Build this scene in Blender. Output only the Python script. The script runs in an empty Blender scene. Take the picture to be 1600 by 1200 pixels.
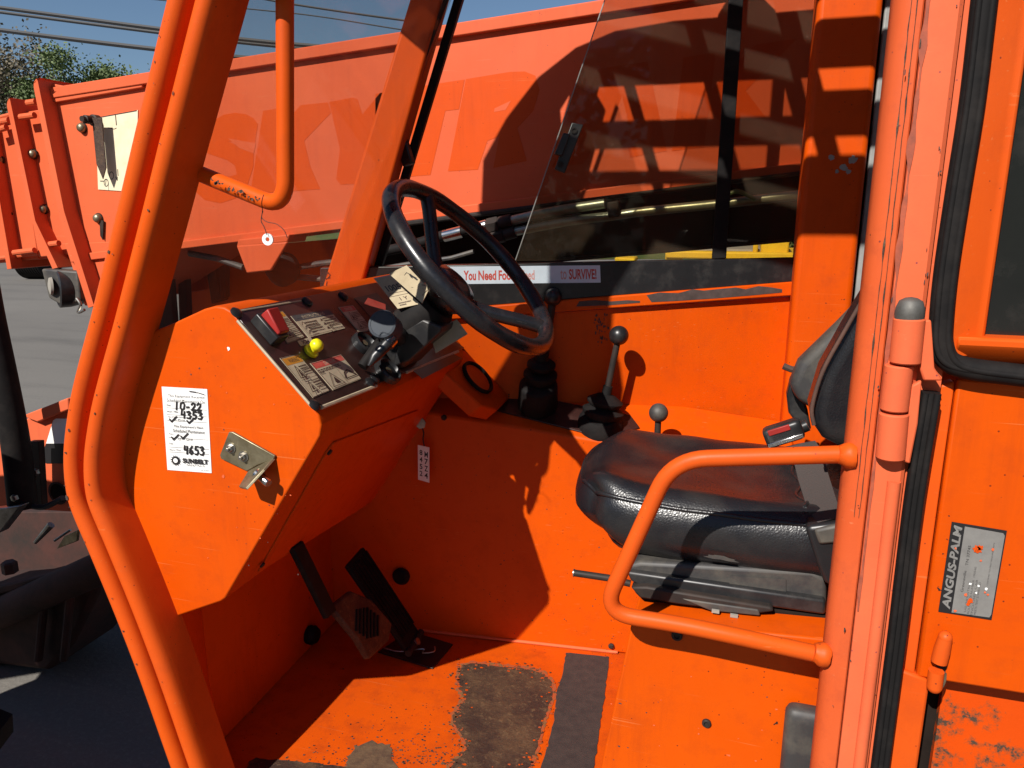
import bpy, bmesh, math, random
from mathutils import Vector, Matrix, noise
random.seed(7)
V = Vector
sc = bpy.context.scene
col = sc.collection

# ------------------------------------------------------------------ camera
FPX, YAW, PITCH = 1172.0, math.radians(17.2), math.radians(13.2)
CAM = V((0, 0, 1.65))
cd = bpy.data.cameras.new('camera'); cam = bpy.data.objects.new('camera', cd); col.objects.link(cam)
cam.location = CAM; cam.rotation_euler = (math.pi/2 - PITCH, 0, YAW)
cd.sensor_width = 36; cd.lens = FPX/1600*36; cd.clip_start = 0.02; cd.clip_end = 3000
sc.camera = cam
# ------------------------------------------------------------------ sky, sun, exposure
SUN = V((.225, .711, -.666)).normalized()          # the way the light travels
w = bpy.data.worlds.new('World'); sc.world = w; w.use_nodes = True
nt = w.node_tree; bg = nt.nodes['Background']
sky = nt.nodes.new('ShaderNodeTexSky'); sky.sky_type = 'NISHITA'; sky.sun_disc = False
sky.sun_elevation = math.asin(-SUN.z)
sky.sun_rotation = math.atan2(-SUN.x, -SUN.y)
sky.air_density = 1.0; sky.dust_density = 0.15; sky.ozone_density = 4.0
nt.links.new(sky.outputs[0], bg.inputs[0]); bg.inputs[1].default_value = 0.055
sl = bpy.data.lights.new('sun', 'SUN'); so = bpy.data.objects.new('sun', sl); col.objects.link(so)
sl.energy = 5.0; sl.angle = math.radians(0.53); sl.color = (1, .95, .88)
so.rotation_euler = SUN.to_track_quat('-Z', 'Y').to_euler()
so.location = (-3, -8, 9)
sc.view_settings.view_transform = 'Standard'; sc.view_settings.look = 'None'
sc.view_settings.exposure = 0.45; sc.view_settings.gamma = 1
sc.view_settings.use_curve_mapping = False
sc.cycles.max_bounces = 10; sc.cycles.diffuse_bounces = 3; sc.cycles.transparent_max_bounces = 16

# ------------------------------------------------------------------ survey helpers: a sighted direction met with a known real plane
CF = V((-math.sin(YAW)*math.cos(PITCH), math.cos(YAW)*math.cos(PITCH), -math.sin(PITCH)))
CR = V((math.cos(YAW), math.sin(YAW), 0)); CU = CR.cross(CF)
def ray(u, v): return CF*FPX + CR*(u-800) - CU*(v-600)
def PY(u, v, y): d = ray(u, v); return CAM + d*((y-CAM.y)/d.y)
def PX(u, v, x): d = ray(u, v); return CAM + d*((x-CAM.x)/d.x)
def PZ(u, v, z): d = ray(u, v); return CAM + d*((z-CAM.z)/d.z)
def PL(u, v, o, n): d = ray(u, v); return CAM + d*((o-CAM).dot(n)/d.dot(n))
WK, WB = .275, 1.695                               # far cab wall: y = WB + WK*x
WN = V((WK, -1, 0)).normalized()                   # its normal, towards the door
WD = V((1, WK, 0)).normalized()
def PW(u, v, off=0.): return PL(u, v, V((0, WB, 0)) + WN*off, WN)
Y0, YD, FZ = .857, .900, .67                       # door frame face, dashboard side, cab floor height

# ------------------------------------------------------------------ materials
MATS = {}
def nmat(name):
    m = bpy.data.materials.new(name); m.use_nodes = True
    MATS[name] = m
    return m, m.node_tree, m.node_tree.nodes['Principled BSDF']
def nd(t, typ, **k):
    n = t.nodes.new(typ)
    for a, b in k.items(): setattr(n, a, b)
    return n
def noise_n(t, scale, detail=4, rough=.6, vec=None):
    n = nd(t, 'ShaderNodeTexNoise'); n.inputs['Scale'].default_value = scale
    n.inputs['Detail'].default_value = detail; n.inputs['Roughness'].default_value = rough
    if vec is not None: t.links.new(vec, n.inputs['Vector'])
    return n
def ramp(t, src, p0, p1, c0=(0,0,0,1), c1=(1,1,1,1)):
    r = nd(t, 'ShaderNodeValToRGB'); r.color_ramp.elements[0].position = p0; r.color_ramp.elements[1].position = p1
    r.color_ramp.elements[0].color = c0; r.color_ramp.elements[1].color = c1
    t.links.new(src, r.inputs[0]); return r
def mixc(t, fac, a, b):
    m = nd(t, 'ShaderNodeMix', data_type='RGBA')
    if isinstance(fac, (int, float)): m.inputs[0].default_value = fac
    else: t.links.new(fac, m.inputs[0])
    for k, x in ((6, a), (7, b)):
        if isinstance(x, tuple): m.inputs[k].default_value = (*x[:3], 1)
        else: t.links.new(x, m.inputs[k])
    return m.outputs[2]
def bump(t, p, src, strength, dist=.002):
    b = nd(t, 'ShaderNodeBump'); b.inputs['Strength'].default_value = strength; b.inputs['Distance'].default_value = dist
    t.links.new(src, b.inputs['Height']); t.links.new(b.outputs[0], p.inputs['Normal'])
def wpos(t): return nd(t, 'ShaderNodeNewGeometry').outputs['Position']

def paint(name, c, c2, rough, chips=.70, chipc=(.05,.02,.012), grime=.25, chalk=0., streak=0.):
    m, t, p = nmat(name); pos = wpos(t)
    def mul(a, k):
        q = nd(t, 'ShaderNodeMath', operation='MULTIPLY'); t.links.new(a, q.inputs[0])
        if isinstance(k, float): q.inputs[1].default_value = k
        else: t.links.new(k, q.inputs[1])
        return q.outputs[0]
    n1 = noise_n(t, 4, 5, .65, pos); base = mixc(t, ramp(t, n1.outputs[0], .35, .68).outputs[0], c, c2)
    # sun-bleached, hand-rubbed areas
    nf = noise_n(t, 1.7, 4, .55, pos); base = mixc(t, mul(ramp(t, nf.outputs[0], .45, .72).outputs[0], .30+chalk*.6), base, (min(1, c[0]*1.04), c[1]*1.34+.006, c[2]*1.3+.0012))
    # grime smudges and runs
    n2 = noise_n(t, 22, 6, .7, pos)
    base = mixc(t, mul(ramp(t, n2.outputs[0], .50, .78).outputs[0], grime), base, (c[0]*.45, c[1]*.42, c[2]*.6+.003))
    mp = nd(t, 'ShaderNodeMapping'); mp.inputs['Scale'].default_value = (45, 45, 3.5); t.links.new(pos, mp.inputs[0])
    nr = noise_n(t, 1.0, 5, .65, mp.outputs[0]); ng = noise_n(t, 3.1, 3, .5, pos)
    base = mixc(t, mul(mul(ramp(t, nr.outputs[0], .50, .74).outputs[0], ramp(t, ng.outputs[0], .42, .66).outputs[0]), .28+grime*.5), base, (c[0]*.50, c[1]*.50, c[2]*.6+.004))
    # fine scratches at three angles
    for k, (rx, ry, th) in enumerate(((.35,.2,.69),(-.5,.6,.70),(1.1,-.3,.71))):
        ms = nd(t, 'ShaderNodeMapping'); ms.inputs['Rotation'].default_value = (rx, ry, .4*k); ms.inputs['Scale'].default_value = (5, 330, 330); t.links.new(pos, ms.inputs[0])
        ns = noise_n(t, 1.0, 2, .5, ms.outputs[0]); nm = noise_n(t, 6+k, 3, .6, pos)
        base = mixc(t, mul(mul(ramp(t, ns.outputs[0], th, th+.03).outputs[0], ramp(t, nm.outputs[0], .50, .64).outputs[0]), .50), base, (min(1, c[0]*1.02), c[1]*1.9+.03, c[2]*2+.045))
    # flown-on dirt specks
    vo = nd(t, 'ShaderNodeTexVoronoi'); vo.inputs['Scale'].default_value = 170; t.links.new(pos, vo.inputs['Vector'])
    sp = nd(t, 'ShaderNodeSeparateColor'); t.links.new(vo.outputs['Color'], sp.inputs[0])
    base = mixc(t, mul(ramp(t, vo.outputs['Distance'], .12, .22, (1,1,1,1), (0,0,0,1)).outputs[0], ramp(t, sp.outputs[0], .955, .965).outputs[0]), base, (c[0]*.28, c[1]*.30, c[2]+.006))
    if chalk:
        nc = noise_n(t, 2.2, 3, .5, pos); base = mixc(t, mul(ramp(t, nc.outputs[0], .3, .7).outputs[0], float(chalk)), base, (.66, .150, .075))
    n3 = noise_n(t, 120, 3, .55, pos); n4 = noise_n(t, 7, 2, .5, pos)
    ad = nd(t, 'ShaderNodeMath', operation='MULTIPLY_ADD'); ad.inputs[1].default_value = .35
    t.links.new(n4.outputs[0], ad.inputs[0]); t.links.new(n3.outputs[0], ad.inputs[2])
    base = mixc(t, ramp(t, ad.outputs[0], chips+.195, chips+.215).outputs[0], base, chipc)
    t.links.new(base, p.inputs['Base Color'])
    rr = nd(t, 'ShaderNodeMapRange'); rr.inputs[3].default_value = rough-.10; rr.inputs[4].default_value = rough+.18
    t.links.new(n2.outputs[0], rr.inputs[0]); t.links.new(rr.outputs[0], p.inputs['Roughness'])
    p.inputs['Specular IOR Level'].default_value = .16
    nb = noise_n(t, 260, 2, .5, pos); b1 = nd(t, 'ShaderNodeBump'); b1.inputs['Strength'].default_value = .10; b1.inputs['Distance'].default_value = .0006; t.links.new(nb.outputs[0], b1.inputs['Height'])
    nw = noise_n(t, 7, 2, .4, pos); b2 = nd(t, 'ShaderNodeBump'); b2.inputs['Strength'].default_value = .30; b2.inputs['Distance'].default_value = .006; t.links.new(nw.outputs[0], b2.inputs['Height'])
    t.links.new(b1.outputs[0], b2.inputs['Normal']); t.links.new(b2.outputs[0], p.inputs['Normal'])
    return m
paint('orange', (.58,.070,.0004), (.55,.061,.0003), .44, chips=.74, grime=.3)
paint('orange_floor', (.54,.068,.001), (.46,.056,.002), .55, chips=.71, grime=.6)
paint('orange_frame', (.60,.077,.003), (.57,.067,.002), .42, chips=.745, chalk=.10)
paint('coral', (.66,.118,.042), (.63,.104,.034), .52, chips=.745, chalk=.30, grime=.3)
paint('boom_paint', (.60,.100,.036), (.58,.092,.030), .45, chips=.78, chalk=.25, grime=.12)
paint('boom_letter', (.59,.072,.008), (.57,.066,.006), .40, chips=.76, grime=.12)
paint('post_edge', (.56,.086,.020), (.52,.074,.014), .48, chips=.735, chalk=.18, grime=.5)
paint('orange_ghost', (.60,.078,.004), (.58,.070,.003), .5, chips=.72, grime=.35, chalk=.12)
paint('yellow_paint', (.75,.48,.02), (.65,.40,.03), .5, chips=.72)
def simple(name, c, rough=.5, metal=0., nscale=0, c2=None, bmp=0., bscale=200, spec=.5, lo=.35, hi=.7):
    m, t, p = nmat(name); pos = wpos(t)
    p.inputs['Base Color'].default_value = (*c, 1); p.inputs['Roughness'].default_value = rough
    p.inputs['Metallic'].default_value = metal; p.inputs['Specular IOR Level'].default_value = spec
    if c2:
        n = noise_n(t, nscale, 6, .65, pos)
        t.links.new(mixc(t, ramp(t, n.outputs[0], lo, hi).outputs[0], c, c2), p.inputs['Base Color'])
        rr = nd(t, 'ShaderNodeMapRange'); rr.inputs[3].default_value = max(.05, rough-.12); rr.inputs[4].default_value = rough+.15
        t.links.new(n.outputs[0], rr.inputs[0]); t.links.new(rr.outputs[0], p.inputs['Roughness'])
    if bmp:
        n = noise_n(t, bscale, 4, .6, pos); bump(t, p, n.outputs[0], bmp, .002)
    return m
simple('rubber', (.011,.010,.010), .62, nscale=25, c2=(.026,.022,.020), lo=.45, hi=.85, spec=.10)
simple('wheel_plastic', (.010,.010,.012), .27, nscale=30, c2=(.03,.028,.027), lo=.5, hi=.85, bmp=.05, bscale=300)
simple('plastic', (.013,.013,.014), .38, nscale=18, c2=(.055,.05,.045), lo=.48, hi=.85)
simple('dusty_plastic', (.035,.033,.033), .55, nscale=14, c2=(.12,.105,.08), lo=.42, hi=.8)
simple('steel', (.42,.41,.38), .35, .9, 40, (.2,.18,.15))
simple('chrome', (.62,.62,.62), .18, 1, 30, (.4,.38,.35))
simple('zinc', (.30,.26,.17), .42, .75, 45, (.16,.13,.075))
simple('dark_steel', (.020,.018,.017), .55, .1, 25, (.045,.031,.025), spec=.2)
simple('pin_steel', (.13,.125,.115), .62, .5, 60, (.075,.07,.06))
simple('rust', (.10,.045,.03), .8, 0, 12, (.035,.022,.018), bmp=.5, bscale=60)
simple('axle_paint', (.060,.018,.012), .85, 0, 9, (.022,.013,.010), bmp=.5, bscale=50)
simple('black_paint', (.012,.012,.013), .34, nscale=30, c2=(.035,.032,.03), lo=.5, hi=.8)
simple('panel_brown', (.028,.011,.009), .30, nscale=12, c2=(.06,.03,.025), lo=.45, hi=.85)
simple('paper_white', (.80,.80,.79), .6, nscale=30, c2=(.7,.69,.66))
simple('paper_cream', (.40,.33,.21), .6, nscale=25, c2=(.31,.25,.155))
simple('decal_cream', (.50,.41,.28), .45, nscale=30, c2=(.34,.27,.18))
simple('card_cream', (.74,.68,.48), .6, nscale=25, c2=(.66,.58,.38))
simple('sticker_blue', (.62,.72,.82), .35, nscale=20, c2=(.52,.62,.72))
simple('ink', (.012,.011,.012), .5)
simple('ink_brown', (.05,.025,.02), .5)
simple('print_grey', (.07,.065,.065), .6)
simple('red', (.36,.014,.010), .5, nscale=25, c2=(.26,.012,.008))
simple('red_print', (.48,.05,.035), .5, nscale=40, c2=(.58,.12,.09))
simple('red_faded', (.60,.30,.28), .5)
simple('amber_print', (.50,.20,.02), .5)
simple('yellow', (.72,.66,.01), .35)
simple('grey_plate', (.27,.26,.245), .42, .25, 40, (.20,.19,.18))
simple('knob_blue', (.040,.048,.060), .65, nscale=60, c2=(.055,.062,.07), spec=.25)
m, t, p = nmat('brown_worn'); pos = wpos(t)
n1 = noise_n(t, 14, 6, .7, pos); n2 = noise_n(t, 90, 4, .7, pos)
a = mixc(t, ramp(t, n1.outputs[0], .40, .62).outputs[0], (.034,.015,.009), (.085,.045,.021))
vo = nd(t, 'ShaderNodeTexVoronoi'); vo.feature = 'DISTANCE_TO_EDGE'; vo.inputs['Scale'].default_value = 55
mx = nd(t, 'ShaderNodeMix', data_type='RGBA'); mx.inputs[0].default_value = .04; t.links.new(pos, mx.inputs[6]); t.links.new(n2.outputs['Color'], mx.inputs[7]); t.links.new(mx.outputs[2], vo.inputs['Vector'])
a = mixc(t, ramp(t, vo.outputs['Distance'], .015, .06, (.55,.55,.55,1), (0,0,0,1)).outputs[0], a, (.018,.011,.009))
a = mixc(t, ramp(t, n2.outputs[0], .56, .70, (0,0,0,1), (.7,.7,.7,1)).outputs[0], a, (.135,.080,.038))
t.links.new(a, p.inputs['Base Color']); p.inputs['Roughness'].default_value = .7; bump(t, p, n2.outputs[0], .8, .003)
simple('patch_rim', (.34,.055,.010), .8, 0, 90, (.17,.075,.022), lo=.45, hi=.6)
simple('scuff', (.24,.055,.028), .7, 0, 60, (.44,.085,.035))
simple('dried_mud', (.120,.070,.034), .9, 0, 60, (.055,.028,.016), bmp=.9, bscale=90)
simple('grip_tape', (.042,.030,.026), .8, 0, 60, (.024,.016,.015), bmp=.7, bscale=500)
simple('bare_metal', (.040,.026,.022), .7, 0, 50, (.075,.05,.045))
simple('grey_trim', (.30,.31,.30), .45, nscale=20, c2=(.22,.22,.21))
simple('webbing', (.055,.042,.038), .8, bmp=.6, bscale=420)
simple('cable', (.02,.02,.022), .6)
simple('green_hose', (.10,.20,.09), .45)
simple('pipe_green', (.30,.36,.30), .35, .6, 30, (.2,.25,.2))
simple('bark', (.09,.065,.05), .9)
simple('white_marking', (.78,.78,.76), .5)
simple('dark_underside', (.012,.009,.008), .95, 0, 10, (.025,.018,.014), spec=.05)  # near-black; in the door gap it stands in for shade
simple('concrete', (.30,.28,.24), .9, 0, 8, (.22,.2,.17))
# lower door skin flaked down to the metal in one spot
m, t, p = nmat('orange_flaked'); pos = wpos(t)
FC = PY(1508, 1166, .907)
dv_ = nd(t, 'ShaderNodeVectorMath', operation='DISTANCE'); dv_.inputs[1].default_value = FC; t.links.new(pos, dv_.inputs[0])
n1 = noise_n(t, 48, 7, .72, pos); n2 = noise_n(t, 150, 4, .7, pos); n3 = noise_n(t, 9, 3, .5, pos)
r_ = ramp(t, dv_.outputs['Value'], .020, .075, (.11,.11,.11,1), (-.2,-.2,-.2,1)); r_.color_ramp.elements.new(.045).color = (.15,.15,.15,1)
sm_ = nd(t, 'ShaderNodeMath', operation='ADD'); t.links.new(n1.outputs[0], sm_.inputs[0]); t.links.new(r_.outputs[0], sm_.inputs[1])
base = mixc(t, ramp(t, n3.outputs[0], .4, .7).outputs[0], (.58,.060,.0006), (.53,.050,.0005))
base = mixc(t, ramp(t, sm_.outputs[0], .60, .67).outputs[0], base, (.34,.060,.012))
base = mixc(t, ramp(t, sm_.outputs[0], .675, .715).outputs[0], base, mixc(t, n2.outputs[0], (.035,.022,.018), (.10,.065,.04)))
t.links.new(base, p.inputs['Base Color']); p.inputs['Roughness'].default_value = .55; p.inputs['Specular IOR Level'].default_value = .22
bump(t, p, n1.outputs[0], .25, .002)
# seat vinyl: leather grain
m, t, p = nmat('vinyl'); pos = wpos(t)
n = noise_n(t, 12, 5, .6, pos)
t.links.new(mixc(t, ramp(t, n.outputs[0], .45, .8).outputs[0], (.010,.010,.012), (.028,.025,.023)), p.inputs['Base Color'])
rr = nd(t, 'ShaderNodeMapRange'); rr.inputs[3].default_value = .19; rr.inputs[4].default_value = .42
t.links.new(n.outputs[0], rr.inputs[0]); t.links.new(rr.outputs[0], p.inputs['Roughness'])
vo = nd(t, 'ShaderNodeTexVoronoi'); vo.feature = 'DISTANCE_TO_EDGE'; vo.inputs['Scale'].default_value = 260; t.links.new(pos, vo.inputs['Vector'])
bump(t, p, vo.outputs['Distance'], .35, .0012)
# asphalt
m, t, p = nmat('asphalt'); pos = wpos(t)
n1 = noise_n(t, .35, 6, .6, pos); n2 = noise_n(t, 60, 3, .7, pos)
a = mixc(t, ramp(t, n1.outputs[0], .35, .7).outputs[0], (.115,.105,.094), (.150,.138,.122))
mp = nd(t, 'ShaderNodeMapping'); mp.inputs['Scale'].default_value = (.25, 1.6, 1); mp.inputs['Rotation'].default_value = (0,0,.6); t.links.new(pos, mp.inputs[0])
n3 = noise_n(t, .8, 6, .7, mp.outputs[0])
a = mixc(t, ramp(t, n3.outputs[0], .52, .72).outputs[0], a, (.085,.078,.07))
a = mixc(t, ramp(t, n2.outputs[0], .5, .75).outputs[0], a, (.185,.17,.15))
t.links.new(a, p.inputs['Base Color']); p.inputs['Roughness'].default_value = .9
bump(t, p, n2.outputs[0], .5, .006)
simple('grass_green', (.045,.085,.015), .8, 0, 1.5, (.09,.11,.03))
def leafmat(name, c, c2):
    m, t, p = nmat(name); oi = nd(t, 'ShaderNodeNewGeometry')
    n = noise_n(t, 1.2, 3, .6, oi.outputs['Position'])
    t.links.new(mixc(t, ramp(t, n.outputs[0], .35, .7).outputs[0], c, c2), p.inputs['Base Color']); p.inputs['Roughness'].default_value = .7
leafmat('leaf', (.045,.075,.018), (.085,.115,.035)); leafmat('leaf_dry', (.10,.085,.05), (.14,.11,.07)); leafmat('leaf_light', (.075,.115,.03),(.11,.14,.05))
def glass(name, tint, dirt, dirtc, spec=1.0, rough=.02):
    m = bpy.data.materials.new(name); m.use_nodes = True; MATS[name] = m
    t = m.node_tree; t.nodes.remove(t.nodes['Principled BSDF']); out = t.nodes['Material Output']; pos = wpos(t)
    tr = nd(t, 'ShaderNodeBsdfTransparent'); tr.inputs[0].default_value = (*tint, 1)
    gl = nd(t, 'ShaderNodeBsdfGlossy'); gl.inputs['Roughness'].default_value = rough; gl.inputs[0].default_value = (spec, spec, spec, 1)
    lw = nd(t, 'ShaderNodeLayerWeight'); lw.inputs[0].default_value = .5           # Schlick, the same from both sides of the pane
    pw = nd(t, 'ShaderNodeMath', operation='POWER'); pw.inputs[1].default_value = 5; t.links.new(lw.outputs['Facing'], pw.inputs[0])
    fr = nd(t, 'ShaderNodeMath', operation='MULTIPLY_ADD'); fr.inputs[1].default_value = .4; fr.inputs[2].default_value = .008; t.links.new(pw.outputs[0], fr.inputs[0])
    m1 = nd(t, 'ShaderNodeMixShader'); t.links.new(fr.outputs[0], m1.inputs[0]); t.links.new(tr.outputs[0], m1.inputs[1]); t.links.new(gl.outputs[0], m1.inputs[2])
    df = nd(t, 'ShaderNodeBsdfDiffuse'); df.inputs[0].default_value = (*dirtc, 1)
    n = noise_n(t, 3.5, 5, .65, pos); n2 = noise_n(t, 260, 2, .5, pos)
    r1 = ramp(t, n.outputs[0], .3, .8, (dirt*.55,)*3+(1,), (dirt*1.5,)*3+(1,)); r2 = ramp(t, n2.outputs[0], .73, .77, (0,0,0,1), (.32,.32,.32,1))
    ad = nd(t, 'ShaderNodeMath', operation='ADD'); t.links.new(r1.outputs[0], ad.inputs[0]); t.links.new(r2.outputs[0], ad.inputs[1])
    m2 = nd(t, 'ShaderNodeMixShader'); t.links.new(ad.outputs[0], m2.inputs[0]); t.links.new(m1.outputs[0], m2.inputs[1]); t.links.new(df.outputs[0], m2.inputs[2])
    t.links.new(m2.outputs[0], out.inputs[0])
glass('windshield_glass', (.87,.86,.83), .045, (.5,.48,.45))
glass('tinted_glass', (.78,.72,.62), .045, (.34,.25,.18))
glass('gauge_glass', (.75,.6,.5), .05, (.3,.2,.15))
simple('door_glass', (.012,.013,.012), .12, nscale=20, c2=(.03,.028,.025), lo=.5, hi=.8)

# ------------------------------------------------------------------ mesh builder
class MB:
    def __init__(s): s.v = []; s.f = []; s.m = []; s.mats = []
    def mi(s, m):
        if m not in s.mats: s.mats.append(m)
        return s.mats.index(m)
    def add(s, vs, fs, m):
        b = len(s.v); k = s.mi(m); s.v += [V(x) for x in vs]
        for f in fs: s.f.append([b+i for i in f]); s.m.append(k)
        return s
    def prism(s, poly, ext, m):                      # planar polygon of 3-D points pushed along ext
        n = len(poly); e = V(ext); p = [V(x) for x in poly]
        s.add(p + [x+e for x in p], [list(range(n)), list(range(2*n-1, n-1, -1))] + [[i, i+n, (i+1)%n+n, (i+1)%n] for i in range(n)], m); return s
    def box(s, c, sz, m, rot=None):
        h = V(sz)/2; c = V(c); R = rot if rot is not None else Matrix.Identity(3)
        p = [c + R @ V((x*h.x, y*h.y, z*h.z)) for x in (-1,1) for y in (-1,1) for z in (-1,1)]
        s.add(p, [[0,1,3,2],[4,6,7,5],[0,4,5,1],[2,3,7,6],[0,2,6,4],[1,5,7,3]], m); return s
    def tube(s, path, r, m, seg=14, closed=False, caps=True):
        P = [V(x) for x in path]; n = len(P); rr = r if isinstance(r, (list, tuple)) else [r]*n
        T = []
        for i in range(n):
            if closed: d = P[(i+1)%n]-P[i-1]
            else: d = P[min(i+1, n-1)]-P[max(i-1, 0)]
            T.append(d.normalized())
        up = V((0,0,1)) if abs(T[0].z) < .9 else V((1,0,0)); a = T[0].cross(up).normalized(); vs = []
        for i in range(n):
            a = (a - T[i]*a.dot(T[i])).normalized(); b = T[i].cross(a)
            for k in range(seg):
                an = 2*math.pi*k/seg; vs.append(P[i] + (a*math.cos(an)+b*math.sin(an))*rr[i])
        fs = []; q = n if closed else n-1
        for i in range(q):
            for k in range(seg):
                j = (i+1) % n; fs.append([i*seg+k, i*seg+(k+1)%seg, j*seg+(k+1)%seg, j*seg+k])
        if caps and not closed: fs.append(list(range(seg-1, -1, -1))); fs.append([(n-1)*seg+k for k in range(seg)])
        s.add(vs, fs, m); return s
    def lathe(s, prof, o, axis, m, seg=24, caps=True):  # prof: (radius, height along axis)
        o = V(o); ax = V(axis).normalized(); a = ax.orthogonal().normalized(); b = ax.cross(a); vs = []; n = len(prof)
        for r, h in prof:
            for k in range(seg):
                an = 2*math.pi*k/seg; vs.append(o + ax*h + (a*math.cos(an)+b*math.sin(an))*max(r, 1e-5))
        fs = [[i*seg+k, i*seg+(k+1)%seg, (i+1)*seg+(k+1)%seg, (i+1)*seg+k] for i in range(n-1) for k in range(seg)]
        if caps: fs.append(list(range(seg-1, -1, -1))); fs.append([(n-1)*seg+k for k in range(seg)])
        s.add(vs, fs, m); return s
    def ball(s, c, r, m, seg=20, rings=12, sz=1.):
        pr = [(r*math.sin(math.pi*i/rings), -r*sz*math.cos(math.pi*i/rings)) for i in range(rings+1)]
        return s.lathe(pr, c, (0,0,1), m, seg)
    def sweep(s, prof, path, side, depth, m, caps=True):   # prof (a,b): a along in-plane side normal, b along depth
        P = [V(x) for x in path]; n = len(P); k = len(prof); vs = []
        for i in range(n):
            t = (P[min(i+1,n-1)]-P[max(i-1,0)]).normalized(); nn = V(depth).cross(t).normalized()*side
            for a, b in prof: vs.append(P[i] + nn*a + V(depth)*b)
        fs = [[i*k+j, i*k+(j+1)%k, (i+1)*k+(j+1)%k, (i+1)*k+j] for i in range(n-1) for j in range(k)]
        if caps: fs += [list(range(k-1,-1,-1)), [(n-1)*k+j for j in range(k)]]
        s.add(vs, fs, m); return s
    def rbox(s, c, sz, r, m, rot=None, n=(12,12,8), fn=None):  # box with generously rounded edges
        h = V(sz)/2; c = V(c); R = rot if rot is not None else Matrix.Identity(3); idx = {}; vs = []; fs = []
        def vert(i, j, k):
            key = (i, j, k)
            if key not in idx:
                q = V((-1+2*i/n[0], -1+2*j/n[1], -1+2*k/n[2])); p = V((q.x*h.x, q.y*h.y, q.z*h.z))
                inn = V([max(-(h[a]-r), min(h[a]-r, p[a])) for a in range(3)]); d = p-inn
                if d.length > 1e-9: p = inn + d.normalized()*r
                if fn: p = fn(p, q)
                idx[key] = len(vs); vs.append(c + R @ p)
            return idx[key]
        for a in range(3):
            b, d = [(1,2),(2,0),(0,1)][a]
            for side in (0, n[a]):
                for i in range(n[b]):
                    for j in range(n[d]):
                        def g(x, y):
                            q = [0,0,0]; q[a] = side; q[b] = x; q[d] = y; return vert(*q)
                        f = [g(i,j), g(i+1,j), g(i+1,j+1), g(i,j+1)]
                        fs.append(f if side else f[::-1])
        s.add(vs, fs, m); return s
    def build(s, name, parent=None, bevel=0., smooth=32, seg=2, subd=0):
        me = bpy.data.meshes.new(name); me.from_pydata([tuple(x) for x in s.v], [], s.f)
        for mm in s.mats: me.materials.append(MATS[mm])
        for pl, k in zip(me.polygons, s.m): pl.material_index = k; pl.use_smooth = True
        bm = bmesh.new(); bm.from_mesh(me); bmesh.ops.recalc_face_normals(bm, faces=bm.faces); bm.to_mesh(me); bm.free()
        me.set_sharp_from_angle(angle=math.radians(smooth)); me.update()
        ob = bpy.data.objects.new(name, me); col.objects.link(ob)
        if bevel:
            b = ob.modifiers.new('bevel', 'BEVEL'); b.width = bevel; b.segments = seg; b.limit_method = 'ANGLE'; b.angle_limit = math.radians(40); b.harden_normals = False
        if parent is not None: adopt(ob, parent)
        return ob
ROOT = {}
def world_loc(o):
    p = V((0,0,0))
    while o is not None: p = p + o.location; o = o.parent
    return p
def adopt(ob, parent):
    ob.parent = parent; ob.matrix_parent_inverse = Matrix.Identity(4)
    if ob.type == 'MESH' and ob.location.length < 1e-9:
        ob.location = -world_loc(parent)
def tag(o, label=None, cat=None, group=None, kind=None):
    for k, x in (('label', label), ('category', cat), ('group', group), ('kind', kind)):
        if x: o[k] = x
    return o
def thing(name, label, cat, loc, group=None):
    o = bpy.data.objects.new(name, None); col.objects.link(o); o.location = loc; o.empty_display_size = .1
    return tag(o, label, cat, group)
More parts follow.
